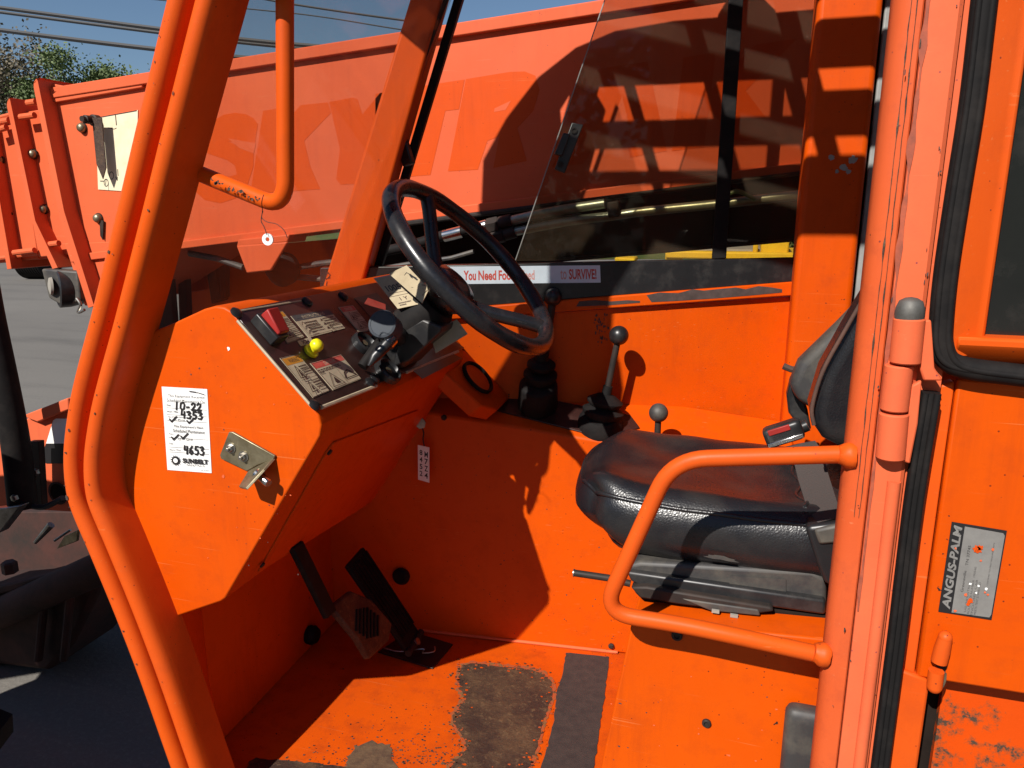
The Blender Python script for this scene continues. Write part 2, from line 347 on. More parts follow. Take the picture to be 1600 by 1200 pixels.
# lettering from Blender's built-in font
_tc = {}
def text_mesh(st, bold=0.):
    if (st, bold) not in _tc:
        c = bpy.data.curves.new('t', 'FONT'); c.body = st; c.size = 1; c.offset = bold; c.resolution_u = 3
        o = bpy.data.objects.new('t', c); col.objects.link(o)
        me = bpy.data.meshes.new_from_object(o.evaluated_get(bpy.context.evaluated_depsgraph_get()))
        vs = [x.co.copy() for x in me.vertices]; fs = [list(f.vertices) for f in me.polygons]
        bpy.data.objects.remove(o); bpy.data.meshes.remove(me); bpy.data.curves.remove(c)
        x0 = min(x.x for x in vs); x1 = max(x.x for x in vs); y0 = min(x.y for x in vs); y1 = max(x.y for x in vs)
        _tc[(st, bold)] = ([((x.x-x0)/(x1-x0), (x.y-y0)/(y1-y0)) for x in vs], fs)
    return _tc[(st, bold)]
class Card:
    """Flat print: a thin plate with corners tl,tr,br,bl and marks laid on it at (s right 0..1, t down 0..1)."""
    def __init__(s, tl, tr, br, bl, mat, mb=None, thick=.0006, lift=0.):
        s.q = [V(x) for x in (tl, tr, br, bl)]; n = (s.q[1]-s.q[0]).cross(s.q[3]-s.q[0]).normalized()
        if n.dot(CAM-s.q[0]) < 0: n = -n
        s.n = n; s.mb = mb or MB(); s.k = 0; s.th = thick+lift
        if mat: s.mb.prism([p+n*lift for p in s.q], n*thick, mat)
    def at(s, a, b, h=0):
        tl, tr, br, bl = s.q; p = (tl*(1-a)+tr*a)*(1-b) + (bl*(1-a)+br*a)*b
        return p + s.n*(s.th + h)
    def lay(s): s.k += 1; return .00012 + .00003*s.k
    def poly(s, pts, m): h = s.lay(); s.mb.add([s.at(a, b, h) for a, b in pts], [list(range(len(pts)))], m)
    def rect(s, a0, b0, a1, b1, m): s.poly([(a0,b0),(a1,b0),(a1,b1),(a0,b1)], m)
    def line(s, pts, wd, m, asp=None):
        asp = asp or ((s.q[1]-s.q[0]).length/(s.q[3]-s.q[0]).length)
        h = s.lay()
        for i in range(len(pts)-1):
            (a0,b0),(a1,b1) = pts[i], pts[i+1]; dx = (a1-a0)*asp; dy = b1-b0; L = math.hypot(dx, dy) or 1
            ex, ey = dx/L*wd*.35, dy/L*wd*.35; nx, ny = -dy/L*wd/2/asp, dx/L*wd/2; ex /= asp; hh = h + i*.000004
            s.mb.add([s.at(a0-ex+nx,b0-ey+ny,hh), s.at(a1+ex+nx,b1+ey+ny,hh), s.at(a1+ex-nx,b1+ey-ny,hh), s.at(a0-ex-nx,b0-ey-ny,hh)], [[0,1,2,3]], m)
    def frame(s, a0, b0, a1, b1, wd, m): s.line([(a0,b0),(a1,b0),(a1,b1),(a0,b1),(a0,b0)], wd, m)
    def text(s, st, a0, b0, a1, b1, m, bold=0., shear=0.):     # fitted into the rectangle
        vs, fs = text_mesh(st, bold); h = s.lay()
        s.mb.add([s.at(a0+(a1-a0)*(x+shear*y), b1+(b0-b1)*y, h) for x, y in vs], fs, m)
    def scribble(s, a0, b0, a1, b1, rows, m, seed=0):          # small print too fine to read
        r = random.Random(seed); dh = (b1-b0)/rows
        for i in range(rows):
            x = a0; y = b0 + i*dh
            while x < a1-.02:
                wdt = min(a1-x, r.uniform(.04, .14)*(a1-a0)); s.rect(x, y+dh*.18, x+wdt*.82, y+dh*.66, m); x += wdt
                if i == rows-1 and r.random() < .12: break
def onplane_card(px, o, n, mat, **k): return Card(*[PL(u, v, o, n) for u, v in px], mat, **k)
def flake(mb, c, ex, ey, r, m, seed, jag=.35, n=18, sx=1., sy=1.):
    rd = random.Random(seed); pts = []
    for i in range(n):
        a = 2*math.pi*i/n; rr = r*(1+jag*rd.uniform(-1, .6)); pts.append(V(c)+ex*(math.cos(a)*rr*sx)+ey*(math.sin(a)*rr*sy))
    mb.add(pts, [list(range(n))], m)
def rough_outline(pts, amp, step, seed):
    rd = random.Random(seed); out = []
    for i in range(len(pts)):
        a, b = V(pts[i]), V(pts[(i+1)%len(pts)]); k = max(1, int((b-a).length/step)); d = (b-a).normalized()
        for j in range(k): 
            q = a.lerp(b, j/k); out.append(q + V((-d.y, d.x, 0))*rd.gauss(0, amp))
    return out
def smooth_path(P, n=6):
    P = [V(x) for x in P]; out = []
    for i in range(len(P)-1):
        p0, p1, p2, p3 = P[max(i-1,0)], P[i], P[i+1], P[min(i+2,len(P)-1)]
        for k in range(n):
            t = k/n; out.append(.5*((2*p1)+(p2-p0)*t+(2*p0-5*p1+4*p2-p3)*t*t+(3*p1-p0-3*p2+p3)*t**3))
    return out + [P[-1]]
def bend_path(P, r, n=7):                       # straight runs joined by arcs
    P = [V(x) for x in P]; out = [P[0]]
    for i in range(1, len(P)-1):
        a, b, c = P[i-1], P[i], P[i+1]; rr = min(r, (a-b).length*.48, (c-b).length*.48)
        s, e = b+(a-b).normalized()*rr, b+(c-b).normalized()*rr
        for k in range(n+1): t = k/n; out.append(s*(1-t)**2 + b*2*t*(1-t) + e*t*t)
    return out + [P[-1]]
def hexbolt(name, parent, p, n, r=.008, h=.006, m='steel', washer=True):
    mb = MB(); n = V(n).normalized()
    if washer: mb.lathe([(r*1.45, 0), (r*1.45, .0015)], p, n, m, 20)
    mb.lathe([(r, .0015), (r, h), (r*.85, h+.001)], p, n, m, 6)
    mb.lathe([(r*.5, h+.001), (r*.5, h+.005), (r*.4, h+.0055)], p, n, m, 12)
    return mb.build(name, parent, smooth=25)
# SECTIONS
# ================================================================== SETTING
mb = MB(); mb.add([(-1500,-1500,0),(1500,-1500,0),(1500,1500,0),(-1500,1500,0)], [[0,1,2,3]], 'asphalt')
tag(mb.build('ground'), kind='structure')
# grass verge and low bank behind the yard
mb = MB(); g = []
for i in range(61):
    x = -95 + i*3.0
    for j, (yy, zz) in enumerate(((26, .0), (30, .5), (38, 1.3), (60, 1.6))): g.append((x, yy + 2*noise.noise((x*.1, j, 0)), zz*(1+.4*noise.noise((x*.15, j, 3))) + (.004 if j == 0 else 0)))
mb.add(g, [[i*4+j, (i+1)*4+j, (i+1)*4+j+1, i*4+j+1] for i in range(60) for j in range(3)], 'grass_green')
tag(mb.build('grass_bank'), kind='structure')

def tree(name, label, base, h, rad, leafm, density, seed, bare=False):
    rd = random.Random(seed); root = thing(name, label, 'tree', base, 'trees behind the yard')
    tk = MB(); B = V(base); top = B + V((rd.uniform(-.4,.4), 0, h*.8))
    tk.tube([B, B.lerp(top, .3), B.lerp(top, .65)+V((.2,0,0)), top], [h*.022, h*.017, h*.010, h*.003], 'bark', 8)
    tips = []
    for k in range(26 if bare else 15):
        s = B.lerp(top, rd.uniform(.25, .98)); a = rd.uniform(0, 6.28); L = rad*rd.uniform(.5, 1.0)
        e = s + V((math.cos(a)*L, math.sin(a)*L, L*rd.uniform(.35, 1.0)))
        mid = s.lerp(e, .5) + V((0,0,-.08*L)); tk.tube([s, mid, e], [h*.007, h*.004, h*.0015], 'bark', 5); tips += [mid, e]
        if bare:
            for q in range(5):
                s2 = s.lerp(e, rd.uniform(.3, 1)); e2 = s2 + V((rd.uniform(-1,1), rd.uniform(-1,1), rd.uniform(.2,1)))*rad*.35
                tk.tube([s2, e2], [h*.0025, h*.0008], 'bark', 4); tips.append(e2)
    tk.build('trunk', root)
    cr = MB(); fs = []; vs = []
    for k in range(density):
        c = rd.choice(tips) + V((rd.gauss(0,1), rd.gauss(0,1), rd.gauss(0,.8)))*rad*.19
        u = V((rd.uniform(-1,1), rd.uniform(-1,1), rd.uniform(-1,1))).normalized(); q = u.orthogonal().normalized(); s = rad*rd.uniform(.020, .046)
        b = len(vs); vs += [c-u*s, c+q*s*.6, c+u*s, c-q*s*.6]; fs.append([b, b+1, b+2, b+3])
    cr.add(vs, fs, leafm); cr.build('crown', root)
T = [(-40, 'bare', 9.5), (-36.5,'leaf',7.4), (-33.2,'leaf_light',7.9), (-30.3,'leaf',6.5), (-27.6,'leaf_light',6.8), (-45,'leaf',8.2)]
TL = ['tall bare grey tree at the left edge of the tree line', 'dark leafy tree just right of the bare grey tree', 'pointed light green tree above the boom end collars',
      'low dark tree behind the orange boom end', 'small light green tree nearest the orange cab pillar in the tree line', 'leafy tree at the far left edge of the picture']
for i, (u, kind, h) in enumerate([(20,'leaf_dry',10.2), (68,'leaf',7.6), (100,'leaf_light',8.9), (140,'leaf',6.9), (168,'leaf_light',7.9), (-25,'leaf',8.6)]):
    p = PY(u, 200, 40.); tree('deciduous_tree', TL[i], (p.x, 40+i*.7, .9), h*1.22, h*.32, kind, 6000 if kind == 'leaf_dry' else 26000, 11+i, kind == 'leaf_dry')
# hedge mass behind the yellow machine, seen through the far window
def bush(label, x, y, w_, h, seed):
    rd = random.Random(seed); o = MB(); vs = []; fs = []
    for k in range(1500):
        a = rd.uniform(0, 6.28); r = math.sqrt(rd.random()); c = V((x + math.cos(a)*r*w_, y + math.sin(a)*r*1.0, h*rd.random()**.8*(1-.5*r*r)))
        q = V((rd.uniform(-1,1), rd.uniform(-1,1), rd.uniform(-1,1))).normalized(); t = q.orthogonal().normalized(); s = rd.uniform(.06, .14); b = len(vs)
        vs += [c-q*s, c+t*s*.6, c+q*s, c-t*s*.6]; fs.append([b, b+1, b+2, b+3])
    o.add(vs, fs, 'leaf'); return tag(o.build('bush'), label, 'bush', 'bushes behind the yard')
bush('green bush at the far left below the boom, beyond the grey yard', PY(30, 430, 24).x, 24, 2.2, 1.5, 3)
bush('green bush beyond the yellow machine behind the far window', PY(1330, 330, 14).x, 14, 1.6, 2.2, 5)

# wood on the far side of the yard behind the photographer: seen only mirrored in the glass
rd = random.Random(90); vs = []; fs = []
for k in range(14000):
    x = rd.uniform(-45, 45); h = 7.0 + 1.6*noise.noise((x*.22, 0, 0)) + .8*noise.noise((x*.9, 3, 0)); c = V((x, -19 - rd.random()*4, h*rd.random()**.8))
    q = V((rd.uniform(-1,1), rd.uniform(-1,1), rd.uniform(-1,1))).normalized(); t_ = q.orthogonal().normalized(); s = rd.uniform(.15, .42); b = len(vs)
    vs += [c-q*s, c+t_*s*.7, c+q*s, c-t_*s*.7]; fs.append([b, b+1, b+2, b+3])
mb = MB(); mb.add(vs, fs, 'leaf'); tag(mb.build('wood'), 'dark green wood across the yard, mirrored in the side window', 'wood', kind='stuff')
# overhead cables
def cable(pts, r, label):
    mb = MB(); mb.tube(smooth_path([PY(u, v, y) for u, v, y in pts], 8), r*1.3, 'cable', 6)
    tag(mb.build('overhead_cable'), label, 'cable', 'overhead cables across the sky')
cable([(-260,-22,12),(0,12,12),(240,44,12),(420,66,12),(700,88,12)], .030, 'thick twin overhead cable, upper of the two at the left of the sky')
cable([(-260,-15,12),(0,19,12),(240,50,12),(420,71,12),(700,94,12)], .024, 'cable running close under the thick upper cable')
cable([(-260,10,12),(0,47,12),(235,76,12),(410,93,12),(600,110,12)], .034, 'lowest thick overhead cable, meeting the boom top behind the windshield')
cable([(-100,-70,14),(300,-20,14),(460,7,14),(640,33,14),(900,66,14)], .016, 'upper thin cable seen through the top of the windshield')
cable([(-100,-35,14),(370,12,14),(500,26,14),(640,48,14),(800,66,14)], .010, 'thinnest cable, lower of the two in the windshield sky')

# yellow machine behind, seen under the boom through the far window
yr = thing('yellow_loader', 'yellow machine parked in the yard behind the far window', 'machine', (PY(1100, 395, 9).x, 9, 0))
def ybox(name, u0, v0, u1, v1, m, y=9, d=1.2):
    a, b = PY(u0, v0, y), PY(u1, v1, y); q = MB(); q.prism([V((a.x, y, b.z)), V((b.x, y, b.z)), V((b.x, y, a.z)), V((a.x, y, a.z))], (0, d, 0), m); return q.build(name, yr, bevel=.02)
ybox('counterweight', 1190, 372, 1232, 398, 'yellow_paint', 9)
ybox('track_frame', 1040, 392, 1265, 408, 'yellow_paint', 8.9)
ybox('engine_cover', 1040, 380, 1066, 407, 'yellow_paint', 8.95)
ybox('undercarriage', 1068, 388, 1190, 400, 'concrete', 9.1)
ybox('mast', 1177, 380, 1184, 396, 'yellow_paint', 8.95, .2)
ybox('side_plate', 960, 402, 992, 409, 'yellow_paint', 8.95, .3)
ybox('rear_bumper', 1345, 350, 1375, 378, 'yellow_paint', 9.0, .5)
# stacked tyre far left under the boom
ft = thing('far_tyre', 'ribbed tyre standing far off under the left boom end', 'tyre', (PY(62, 460, 14).x, 14, 0))
q = MB(); c = PY(60, 446, 14); pr = []
for i in range(10): pr += [(.46, -.30+i*.06), (.50, -.29+i*.06), (.50, -.255+i*.06), (.46, -.245+i*.06)]
q.lathe([(.25, -.30)] + pr + [(.25, .30)], (c.x+.1, 14, .5), (1, .25, 0), 'rubber', 40); q.build('tread', ft)
q = MB(); q.lathe([(.24, -.2), (.24, .2), (.1, .22)], (c.x+.1, 14, .5), (1, .25, 0), 'dark_steel', 24); q.build('rim', ft)

# ================================================================== CAB
cab = thing('telehandler_cab', 'open orange telehandler cab with dashboard, floor, pillars and barred roof', 'cab', (-.35, 1.2, FZ))
# --- front door hoop: two rolled beads with a groove and a flank going in
hp = [(252,0),(217,147),(204,200),(181,300),(160,388),(148,438),(134,495),(117,560),(103,620),(94,680),(92,725),(96,768),(106,804),(133,867),(173,963),(213,1067),(260,1200)]
YH = .845; path = [PY(u, v, YH) for u, v in hp]
d = (path[0]-path[2]).normalized(); path = [path[0]+d*.55, path[0]+d*.25] + path
d = (path[-1]-path[-3]).normalized(); path = path + [path[-1]+d*.15, path[-1]+d*.35]
path = smooth_path(path, 4)
prof = [(.0005,.06),(0,.020)]
for k in range(9): a = math.pi*(1 - k/8); prof.append((.0145+.0145*math.cos(a), .0145-.0145*math.sin(a)))
prof += [(.0295,.026),(.0315,.0285),(.040,.0285),(.0415,.026)]
for k in range(9): a = math.pi*(1 - k/8); prof.append((.0560+.0145*math.cos(a), .0120-.0145*math.sin(a)))
prof += [(.0715,.020),(.073,.062)]
mb = MB(); mb.sweep(prof, path, -1, (0,1,0), 'orange_frame'); hoop = mb.build('front_door_frame', cab, smooth=40)
HOOP = path
# chips on the hoop
mb = MB(); rd = random.Random(5)
for k in range(34):
    i = rd.randrange(6, len(path)-2); t = (path[i+1]-path[i]).normalized(); nn = V((-t.z, 0, t.x))
    if nn.x < 0: nn = -nn
    a = rd.choice([.0145, .0145, .056]); c = path[i] + nn*(a+rd.uniform(-.006,.004)) + V((0, (-.0007 if a < .03 else -.0032), 0))
    flake(mb, c, t, nn, rd.uniform(.0004, .0013)*(2.2 if rd.random() < .1 else 1), 'bare_metal' if rd.random() < .6 else 'brown_worn', k, n=8, sx=rd.uniform(1,2.5))
tag(mb.build('paint_chips', cab), kind='stuff')
# --- windshield
def wx(z): return -.843 + .42*(z-1.48)
GN = V((1, 0, -.42)).normalized()
zb, zt = 1.445, 2.33
def wall_y(x): return WB + WK*x
mb = MB(); ws = [V((wx(zb), .902, zb)), V((wx(zb), wall_y(wx(zb))-.01, zb)), V((wx(zt), wall_y(wx(zt))-.01, zt)), V((wx(zt), .902, zt))]
mb.prism(ws, GN*.005, 'windshield_glass'); wsh = mb.build('windshield', cab)
mb = MB()
mb.tube([ws[0], ws[3]], .006, 'rubber', 8); mb.build('seal', wsh)
mb = MB(); mb.tube([ws[1]+V((0,-.012,0)), ws[2]+V((0,-.012,0))], .005, 'rubber', 8); mb.build('seal', wsh)
# --- far front pillar
def ext(a, b, z): t = (z-a.z)/(b.z-a.z); return a.lerp(b, t)
A0, A1 = PW(640,0,.03), PW(505,445,.03); B0, B1 = PW(690,0,.03), PW(566,445,.03)
poly = [ext(A0,A1,2.34), ext(B0,B1,2.34), ext(B0,B1,1.30), ext(A0,A1,1.30)]
mb = MB(); mb.prism(poly, -WN*.085, 'orange_frame'); mb.build('far_front_pillar', cab, bevel=.006, seg=3)
C0, C1 = PW(722,0,-.045), PW(601,400,-.045); D0, D1 = PW(708,0,-.045), PW(588,400,-.045)
mb = MB(); mb.prism([ext(D0,D1,2.34), ext(C0,C1,2.34), ext(C0,C1,1.40), ext(D0,D1,1.40)], -WN*.03, 'rubber'); mb.build('window_seal', cab, bevel=.004)
k0, k1 = PW(640,210,-.03), PW(628,262,-.03)
mb = MB(); mb.box((k0+k1)/2+WN*.01, (.024,.02,.062), 'black_paint', Matrix.Rotation(-.3,3,'Y')); mb.build('window_catch', cab, bevel=.003)
# handwritten note on the pillar foot
E0 = V((0, WB, 0))+WN*.0306
cdn = Card(*[PL(u,v,E0,WN) for u,v in ((507,443),(509,430),(527,437),(525,450))], None)
q = lambda pts: [PL(u,v,E0,WN) for u,v in pts]
mb = MB()
def pen(mb, pts, wdt, m, n):
    P = [V(x) for x in pts]
    for i in range(len(P)-1):
        dd = (P[i+1]-P[i]); s = dd.cross(n).normalized()*wdt/2; e = dd.normalized()*wdt*.3
        mb.add([P[i]-e+s, P[i+1]+e+s, P[i+1]+e-s, P[i]-e-s], [[0,1,2,3]], m)
for st in ([(503,452),(506,447),(511,449),(509,455)], [(510,446),(511,440)], [(508,436),(516,434)], [(508,430),(513,426),(516,430),(513,434)]):
    pen(mb, [PL(u,v,E0,WN) for u,v in st], .0018, 'ink', WN)
mb.build('pen_marks', cab)
# --- far wall: panel, lip, black window band
def wallpoly(px, off, depth, m, name, bevel=.0, parent=cab):
    mb = MB(); mb.prism([PW(u, v, off) for u, v in px], -WN*depth, m); return mb.build(name, parent, bevel=bevel)
wallpoly([(520,512),(1260,462),(1260,860),(520,860)], 0, .02, 'orange', 'side_panel')
lip = wallpoly([(520,497),(1246,440),(1246,462),(520,512)], .014, .034, 'orange', 'panel_lip', .003)
wallpoly([(500,418.5),(1246,403),(1246,440),(500,498)], .006, .03, 'black_paint', 'window_sill', .002)
mb = MB(); rd = random.Random(3)                        # bare patches along the lip
top = [(1010,461),(1030,457),(1060,458),(1082,452),(1100,454),(1128,451),(1150,449),(1165,452),(1185,447),(1205,449),(1222,452)]
bot = [(1222,457),(1180,461),(1120,466),(1060,470),(1018,472)]
mb.add([PW(u, v, .0146) for u, v in top+bot], [list(range(len(top)+len(bot)))], 'bare_metal')
top = [(905,471),(930,469),(955,471),(980,469),(1000,470)]; bot = [(1000,473),(950,477),(900,479)]
mb.add([PW(u, v, .0146) for u, v in top+bot], [list(range(len(top)+len(bot)))], 'bare_metal')
for k in range(46):
    flake(mb, PW(rd.gauss(940,5), rd.uniform(490,535), .0006), WD, V((0,0,1)), rd.uniform(.0006,.0022), 'bare_metal', k, n=7, sy=rd.uniform(1,2.5))
tag(mb.build('paint_chips', cab), kind='stuff')
# slogan sticker on the sill
O = V((0, WB, 0))+WN*.0066
cdS = onplane_card([(694,416.5),(937.5,414.5),(938.5,441.5),(694,444)], O, WN, 'sticker_blue')
cdS.text('You', .125, .24, .205, .80, 'red_print', .03); cdS.text('Need', .22, .24, .335, .80, 'red_print', .03); cdS.text('Food', .35, .24, .455, .80, 'red_print', .03)
cdS.text('Need', .485, .24, .58, .80, 'red_faded', .02); cdS.text('to', .745, .24, .785, .80, 'red_faded', .01)
cdS.text('SURVIVE!', .80, .20, .975, .80, 'red_print', .03)
o = cdS.mb.build('slogan_sticker', cab); o['label'] = 'pale blue strip sticker with red lettering ending in SURVIVE'
# --- rear far post and rear wall
xl, xr = PY(1258, 230, 1.64).x, PY(1357, 230, 1.64).x
mb = MB(); mb.box(((xl+xr)/2, 1.70, 1.5), (xr-xl, .12, 1.69), 'orange'); mb.build('far_rear_pillar', cab, bevel=.012, seg=4)
mb = MB(); rd = random.Random(9)
for u, v, r in ((1299,246,.006),(1333,250,.008),(1318,262,.007),(1325,268,.005),(1308,268,.004)):
    flake(mb, PY(u, v, 1.6394), V((1,0,0)), V((0,0,1)), r, 'grey_trim', int(u), n=14)
tag(mb.build('paint_chips', cab), kind='stuff')
mb = MB(); mb.box((xr+.028, 1.70, 1.5), (.05, .05, 1.68), 'rubber'); rs = mb.build('rear_window_seal', cab, bevel=.004)
for dx in (.012, .030):
    mb = MB(); mb.box((xr+dx, 1.668, 1.5), (.012, .014, 1.66), 'grey_trim'); mb.build('rear_trim_strip', cab, bevel=.003)
mb = MB(); mb.box((.56, 1.30, 1.1), (.02, .88, .86), 'orange'); mb.build('rear_wall', cab)
mb = MB(); mb.box((.56, 1.30, 1.93), (.006, .84, .80), 'tinted_glass'); mb.build('rear_window', cab)
mb = MB(); mb.box((.37, 1.745, 1.1), (.36, .02, .86), 'orange'); mb.build('rear_side_panel', cab)
# --- roof: near header, far frame with round front corner, slats and cross ribs
ZR = 2.35
mb = MB(); mb.box((-.05, .918, ZR), (1.22, .122, .05), 'orange_frame'); mb.build('roof_header', cab, bevel=.008)
fr = [(-.66,.985),(-.95,1.235),(-.90,1.37),(-.80,1.48),(-.68,1.585),(-.56,1.655),(-.45,1.69),(-.30,1.705),(.56,1.715),(.56,1.59),(-.52,1.59),(-.60,1.572),(-.640,1.53),(-.655,1.46),(-.655,.985)]
mb = MB(); mb.prism([V((x, y, ZR-.02)) for x, y in fr], (0,0,.04), 'orange_frame'); mb.build('roof_frame', cab, bevel=.004)
for y0, y1 in ((1.05,1.114),(1.183,1.25),(1.316,1.338),(1.424,1.468)):
    mb = MB(); mb.box((-.05, (y0+y1)/2, ZR), (1.22, y1-y0, .03), 'orange_frame'); mb.build('roof_slat', cab, bevel=.003)
for x, ww in ((-.458,.022),(-.262,.024),(-.075,.035),(.33,.22)):
    mb = MB(); mb.box((x, 1.275, ZR+.034), (ww, .72, .02), 'orange_frame'); mb.build('roof_rib', cab)
mb = MB(); pts = [V((-.20,1.70,ZR+.02)), V((-.07,1.70,ZR+.02)), V((-.10,1.745,ZR+.02)), V((-.16,1.745,ZR+.02))]
mb.prism(pts, (0,0,.01), 'orange_frame'); mb.build('lifting_lug', cab)
# --- floor
mb = MB(); fpoly = [V((-.91,.855,FZ)), V((.30,.855,FZ)), V((.30,1.60,FZ)), V((-.91,1.60,FZ))]
mb.prism(fpoly, (0,0,-.03), 'orange_floor'); floor = mb.build('cab_floor', cab)
def fz(px, m, h, name, amp=.002, step=.006, seed=1, parent=floor):
    P = [PZ(u, v, FZ+h) for u, v in px]; P = rough_outline(P, amp, step, seed); q = MB(); q.add(P, [list(range(len(P)))], m); return q.build(name, parent)
fz([(719,1038),(735,1032),(780,1037),(830,1042),(855,1050),(868,1064),(869,1086),(860,1112),(851,1142),(843,1172),(831,1202),(820,1245),(684,1245),(694,1200),(716,1180),(724,1165),(717,1148),(703,1132),(703,1115),(722,1092),(714,1078),(711,1056)], 'patch_rim', .0009, 'patch_rim', .0022, .006, 14)
fz([(722,1042),(735,1036),(780,1041),(830,1046),(852,1054),(863,1066),(864,1085),(855,1110),(846,1140),(838,1170),(826,1200),(815,1240),(690,1240),(700,1200),(722,1180),(730,1165),(722,1148),(708,1130),(708,1118),(728,1092),(720,1076),(717,1058)], 'brown_worn', .0012, 'worn_patch', .0016, .008, 4)
fz([(884,1020),(952,1026),(946,1075),(938,1130),(925,1220),(830,1240),(845,1200),(856,1165),(866,1120),(870,1080),(880,1050)], 'grip_tape', .0016, 'grip_strip', .0008, .01, 8)
fz([(553,1165),(580,1158),(608,1163),(614,1185),(622,1205),(640,1240),(430,1240),(540,1196)], 'dried_mud', .0010, 'dried_mud', .0022, .007, 6)
mb = MB(); rd = random.Random(61); ring_ = [(722,1042),(780,1041),(830,1046),(863,1066),(855,1110),(838,1170),(826,1200),(700,1200),(730,1165),(708,1130),(728,1092),(717,1058)]
for k in range(420):
    i = rd.randrange(len(ring_)); a, b = ring_[i], ring_[(i+1) % len(ring_)]; f = rd.random(); u = a[0]+(b[0]-a[0])*f + rd.gauss(0,7); v = a[1]+(b[1]-a[1])*f + rd.gauss(0,5)
    flake(mb, PZ(u, v, FZ+.0017), V((1,0,0)), V((0,1,0)), rd.uniform(.0007,.0030), rd.choice(['brown_worn','brown_worn','dried_mud','patch_rim','orange_floor']), 400+k, n=8, sx=rd.uniform(.7,1.8))
tag(mb.build('flaked_edge', floor), kind='stuff')
fz([(388,1190),(400,1184),(440,1188),(520,1194),(560,1204),(600,1240),(360,1240)], 'brown_worn', .0014, 'dirty_edge', .0016, .008, 7)
mb = MB(); rd = random.Random(21)
for k in range(330):
    u = rd.gauss(640, 90); v = 1195 - abs(rd.gauss(0, 24)); flake(mb, PZ(u, v, FZ+.0009), V((1,0,0)), V((0,1,0)), rd.uniform(.0006, .0024), rd.choice(['brown_worn','dried_mud','bare_metal']), k, n=7)
for k in range(60):
    flake(mb, PZ(rd.uniform(480,900), rd.uniform(1040,1190), FZ+.0009), V((1,0,0)), V((0,1,0)), rd.uniform(.0006, .002), 'brown_worn', 900+k, n=7)
tag(mb.build('grit', floor), kind='stuff')
# --- front bulkhead
mb = MB(); mb.prism([V((-.884,.985,FZ+.002)), V((-.902,1.60,FZ+.002)), V((-.902,1.60,1.45)), V((-.884,.985,1.45))], (-.02,0,0), 'orange'); bulk = mb.build('front_bulkhead', cab)
mb = MB(); c = PX(487, 992, -.885); mb.lathe([(.020,-.01),(.022,.004),(.016,.014),(.008,.016)], c, (1,0,0), 'rubber', 20); mb.build('grommet', bulk)
# jamb that closes the corner between the door hoop and the bulkhead
mb = MB(); I = []
for i, p in enumerate(HOOP[:-1]):
    if .60 < p.z < 1.16:
        t = (HOOP[i+1]-p).normalized(); nn = V((-t.z, 0, t.x)); nn = nn if nn.x > 0 else -nn; q = p + nn*.072 + V((0,.060,0)); I.append(q)
J = [V((-.884, .99, q.z)) for q in I]; n_ = len(I); th = V((-.006,-.004,0))
mb.add(I+J+[q+th for q in I]+[q+th for q in J], [[i, i+1, n_+i+1, n_+i] for i in range(n_-1)] + [[2*n_+i, 3*n_+i, 3*n_+i+1, 2*n_+i+1] for i in range(n_-1)], 'orange'); mb.build('lower_jamb', cab)
# --- tunnel beside the pedals, carrying the levers
TK = .1037; TN = V((TK, -1, 0)).normalized(); TO = V((-.773, 1.457, FZ))
def PT(u, v, off=0.): return PL(u, v, TO+TN*off, TN)
t0, t1 = PT(640,640), PT(945,690); 
tl, tr = t0.lerp(t1, -.55), t0.lerp(t1, 1.9)
def drop(p): return V((p.x, p.y, FZ+.001))
TUP0 = tdir = (t1-t0).normalized(); tb = PW(860,628); tb = (tb-t0) - tdir*(tb-t0).dot(tdir); tb = tb*1.6
mb = MB(); Q = [drop(tl), drop(tr), tr, tl]; Q += [drop(tl)+V((tb.x,tb.y,0)), drop(tr)+V((tb.x,tb.y,0)), tr+tb, tl+tb]
mb.add(Q, [[0,1,2,3],[4,7,6,5],[3,2,6,7],[0,4,5,1],[0,3,7,4],[1,5,6,2]], 'orange'); tun = mb.build('tunnel', cab, bevel=.005)
mb = MB(); a, b = PT(590,979,.002), PT(965,1021,.002); a.z = b.z = FZ+.004; mb.tube([a, b], .0035, 'coral', 8); mb.build('weld_bead', tun)
for (u, v) in ((632,898),(768,657)):
    pass
c = PT(627, 900, .004); mb = MB(); mb.lathe([(.020,-.004),(.021,.004),(.015,.012)], c, TN, 'rubber', 20); mb.build('grommet', tun)
c = PT(694, 652, .004); mb = MB(); mb.lathe([(.006,-.002),(.007,.003),(.004,.006)], c, TN, 'dark_steel', 6); mb.build('bolt', tun)
mb = MB(); c = PT(955, 1009, .003); mb.lathe([(.006,-.002),(.007,.003),(.004,.006)], c, TN, 'dark_steel', 6); mb.build('bolt', tun)
mb = MB(); rd = random.Random(2)
for k in range(60): flake(mb, PT(rd.uniform(640,960), rd.uniform(700,1010), .0006), V((1,TK,0)).normalized(), V((0,0,1)), rd.uniform(.0005,.0018), 'bare_metal', k, n=7)
tag(mb.build('paint_chips', tun), kind='stuff')
TZ = lambda x: t0.z + (t1.z-t0.z)*(x-t0.x)/(t1.x-t0.x)            # tunnel top height
tdir = (t1-t0).normalized(); TUP = tdir.cross(PW(860,628)-t0).normalized()       # top tilts up to the far wall
if TUP.z < 0: TUP = -TUP
def PTT(u, v, h=0.): return PL(u, v, t0+TUP*h, TUP)
mb = MB(); pl = [PTT(u, v, .004) for u, v in ((750,634),(945,684),(1000,668),(985,648),(850,622),(790,617))]
mb.prism(pl, -TUP*.004, 'panel_brown'); mb.build('lever_plate', tun, bevel=.001)
for u, v in ((757,632),(938,680),(795,620)):
    hexbolt('bolt', tun, PTT(u, v, .004), TUP, .005, .004, 'dark_steel', False)
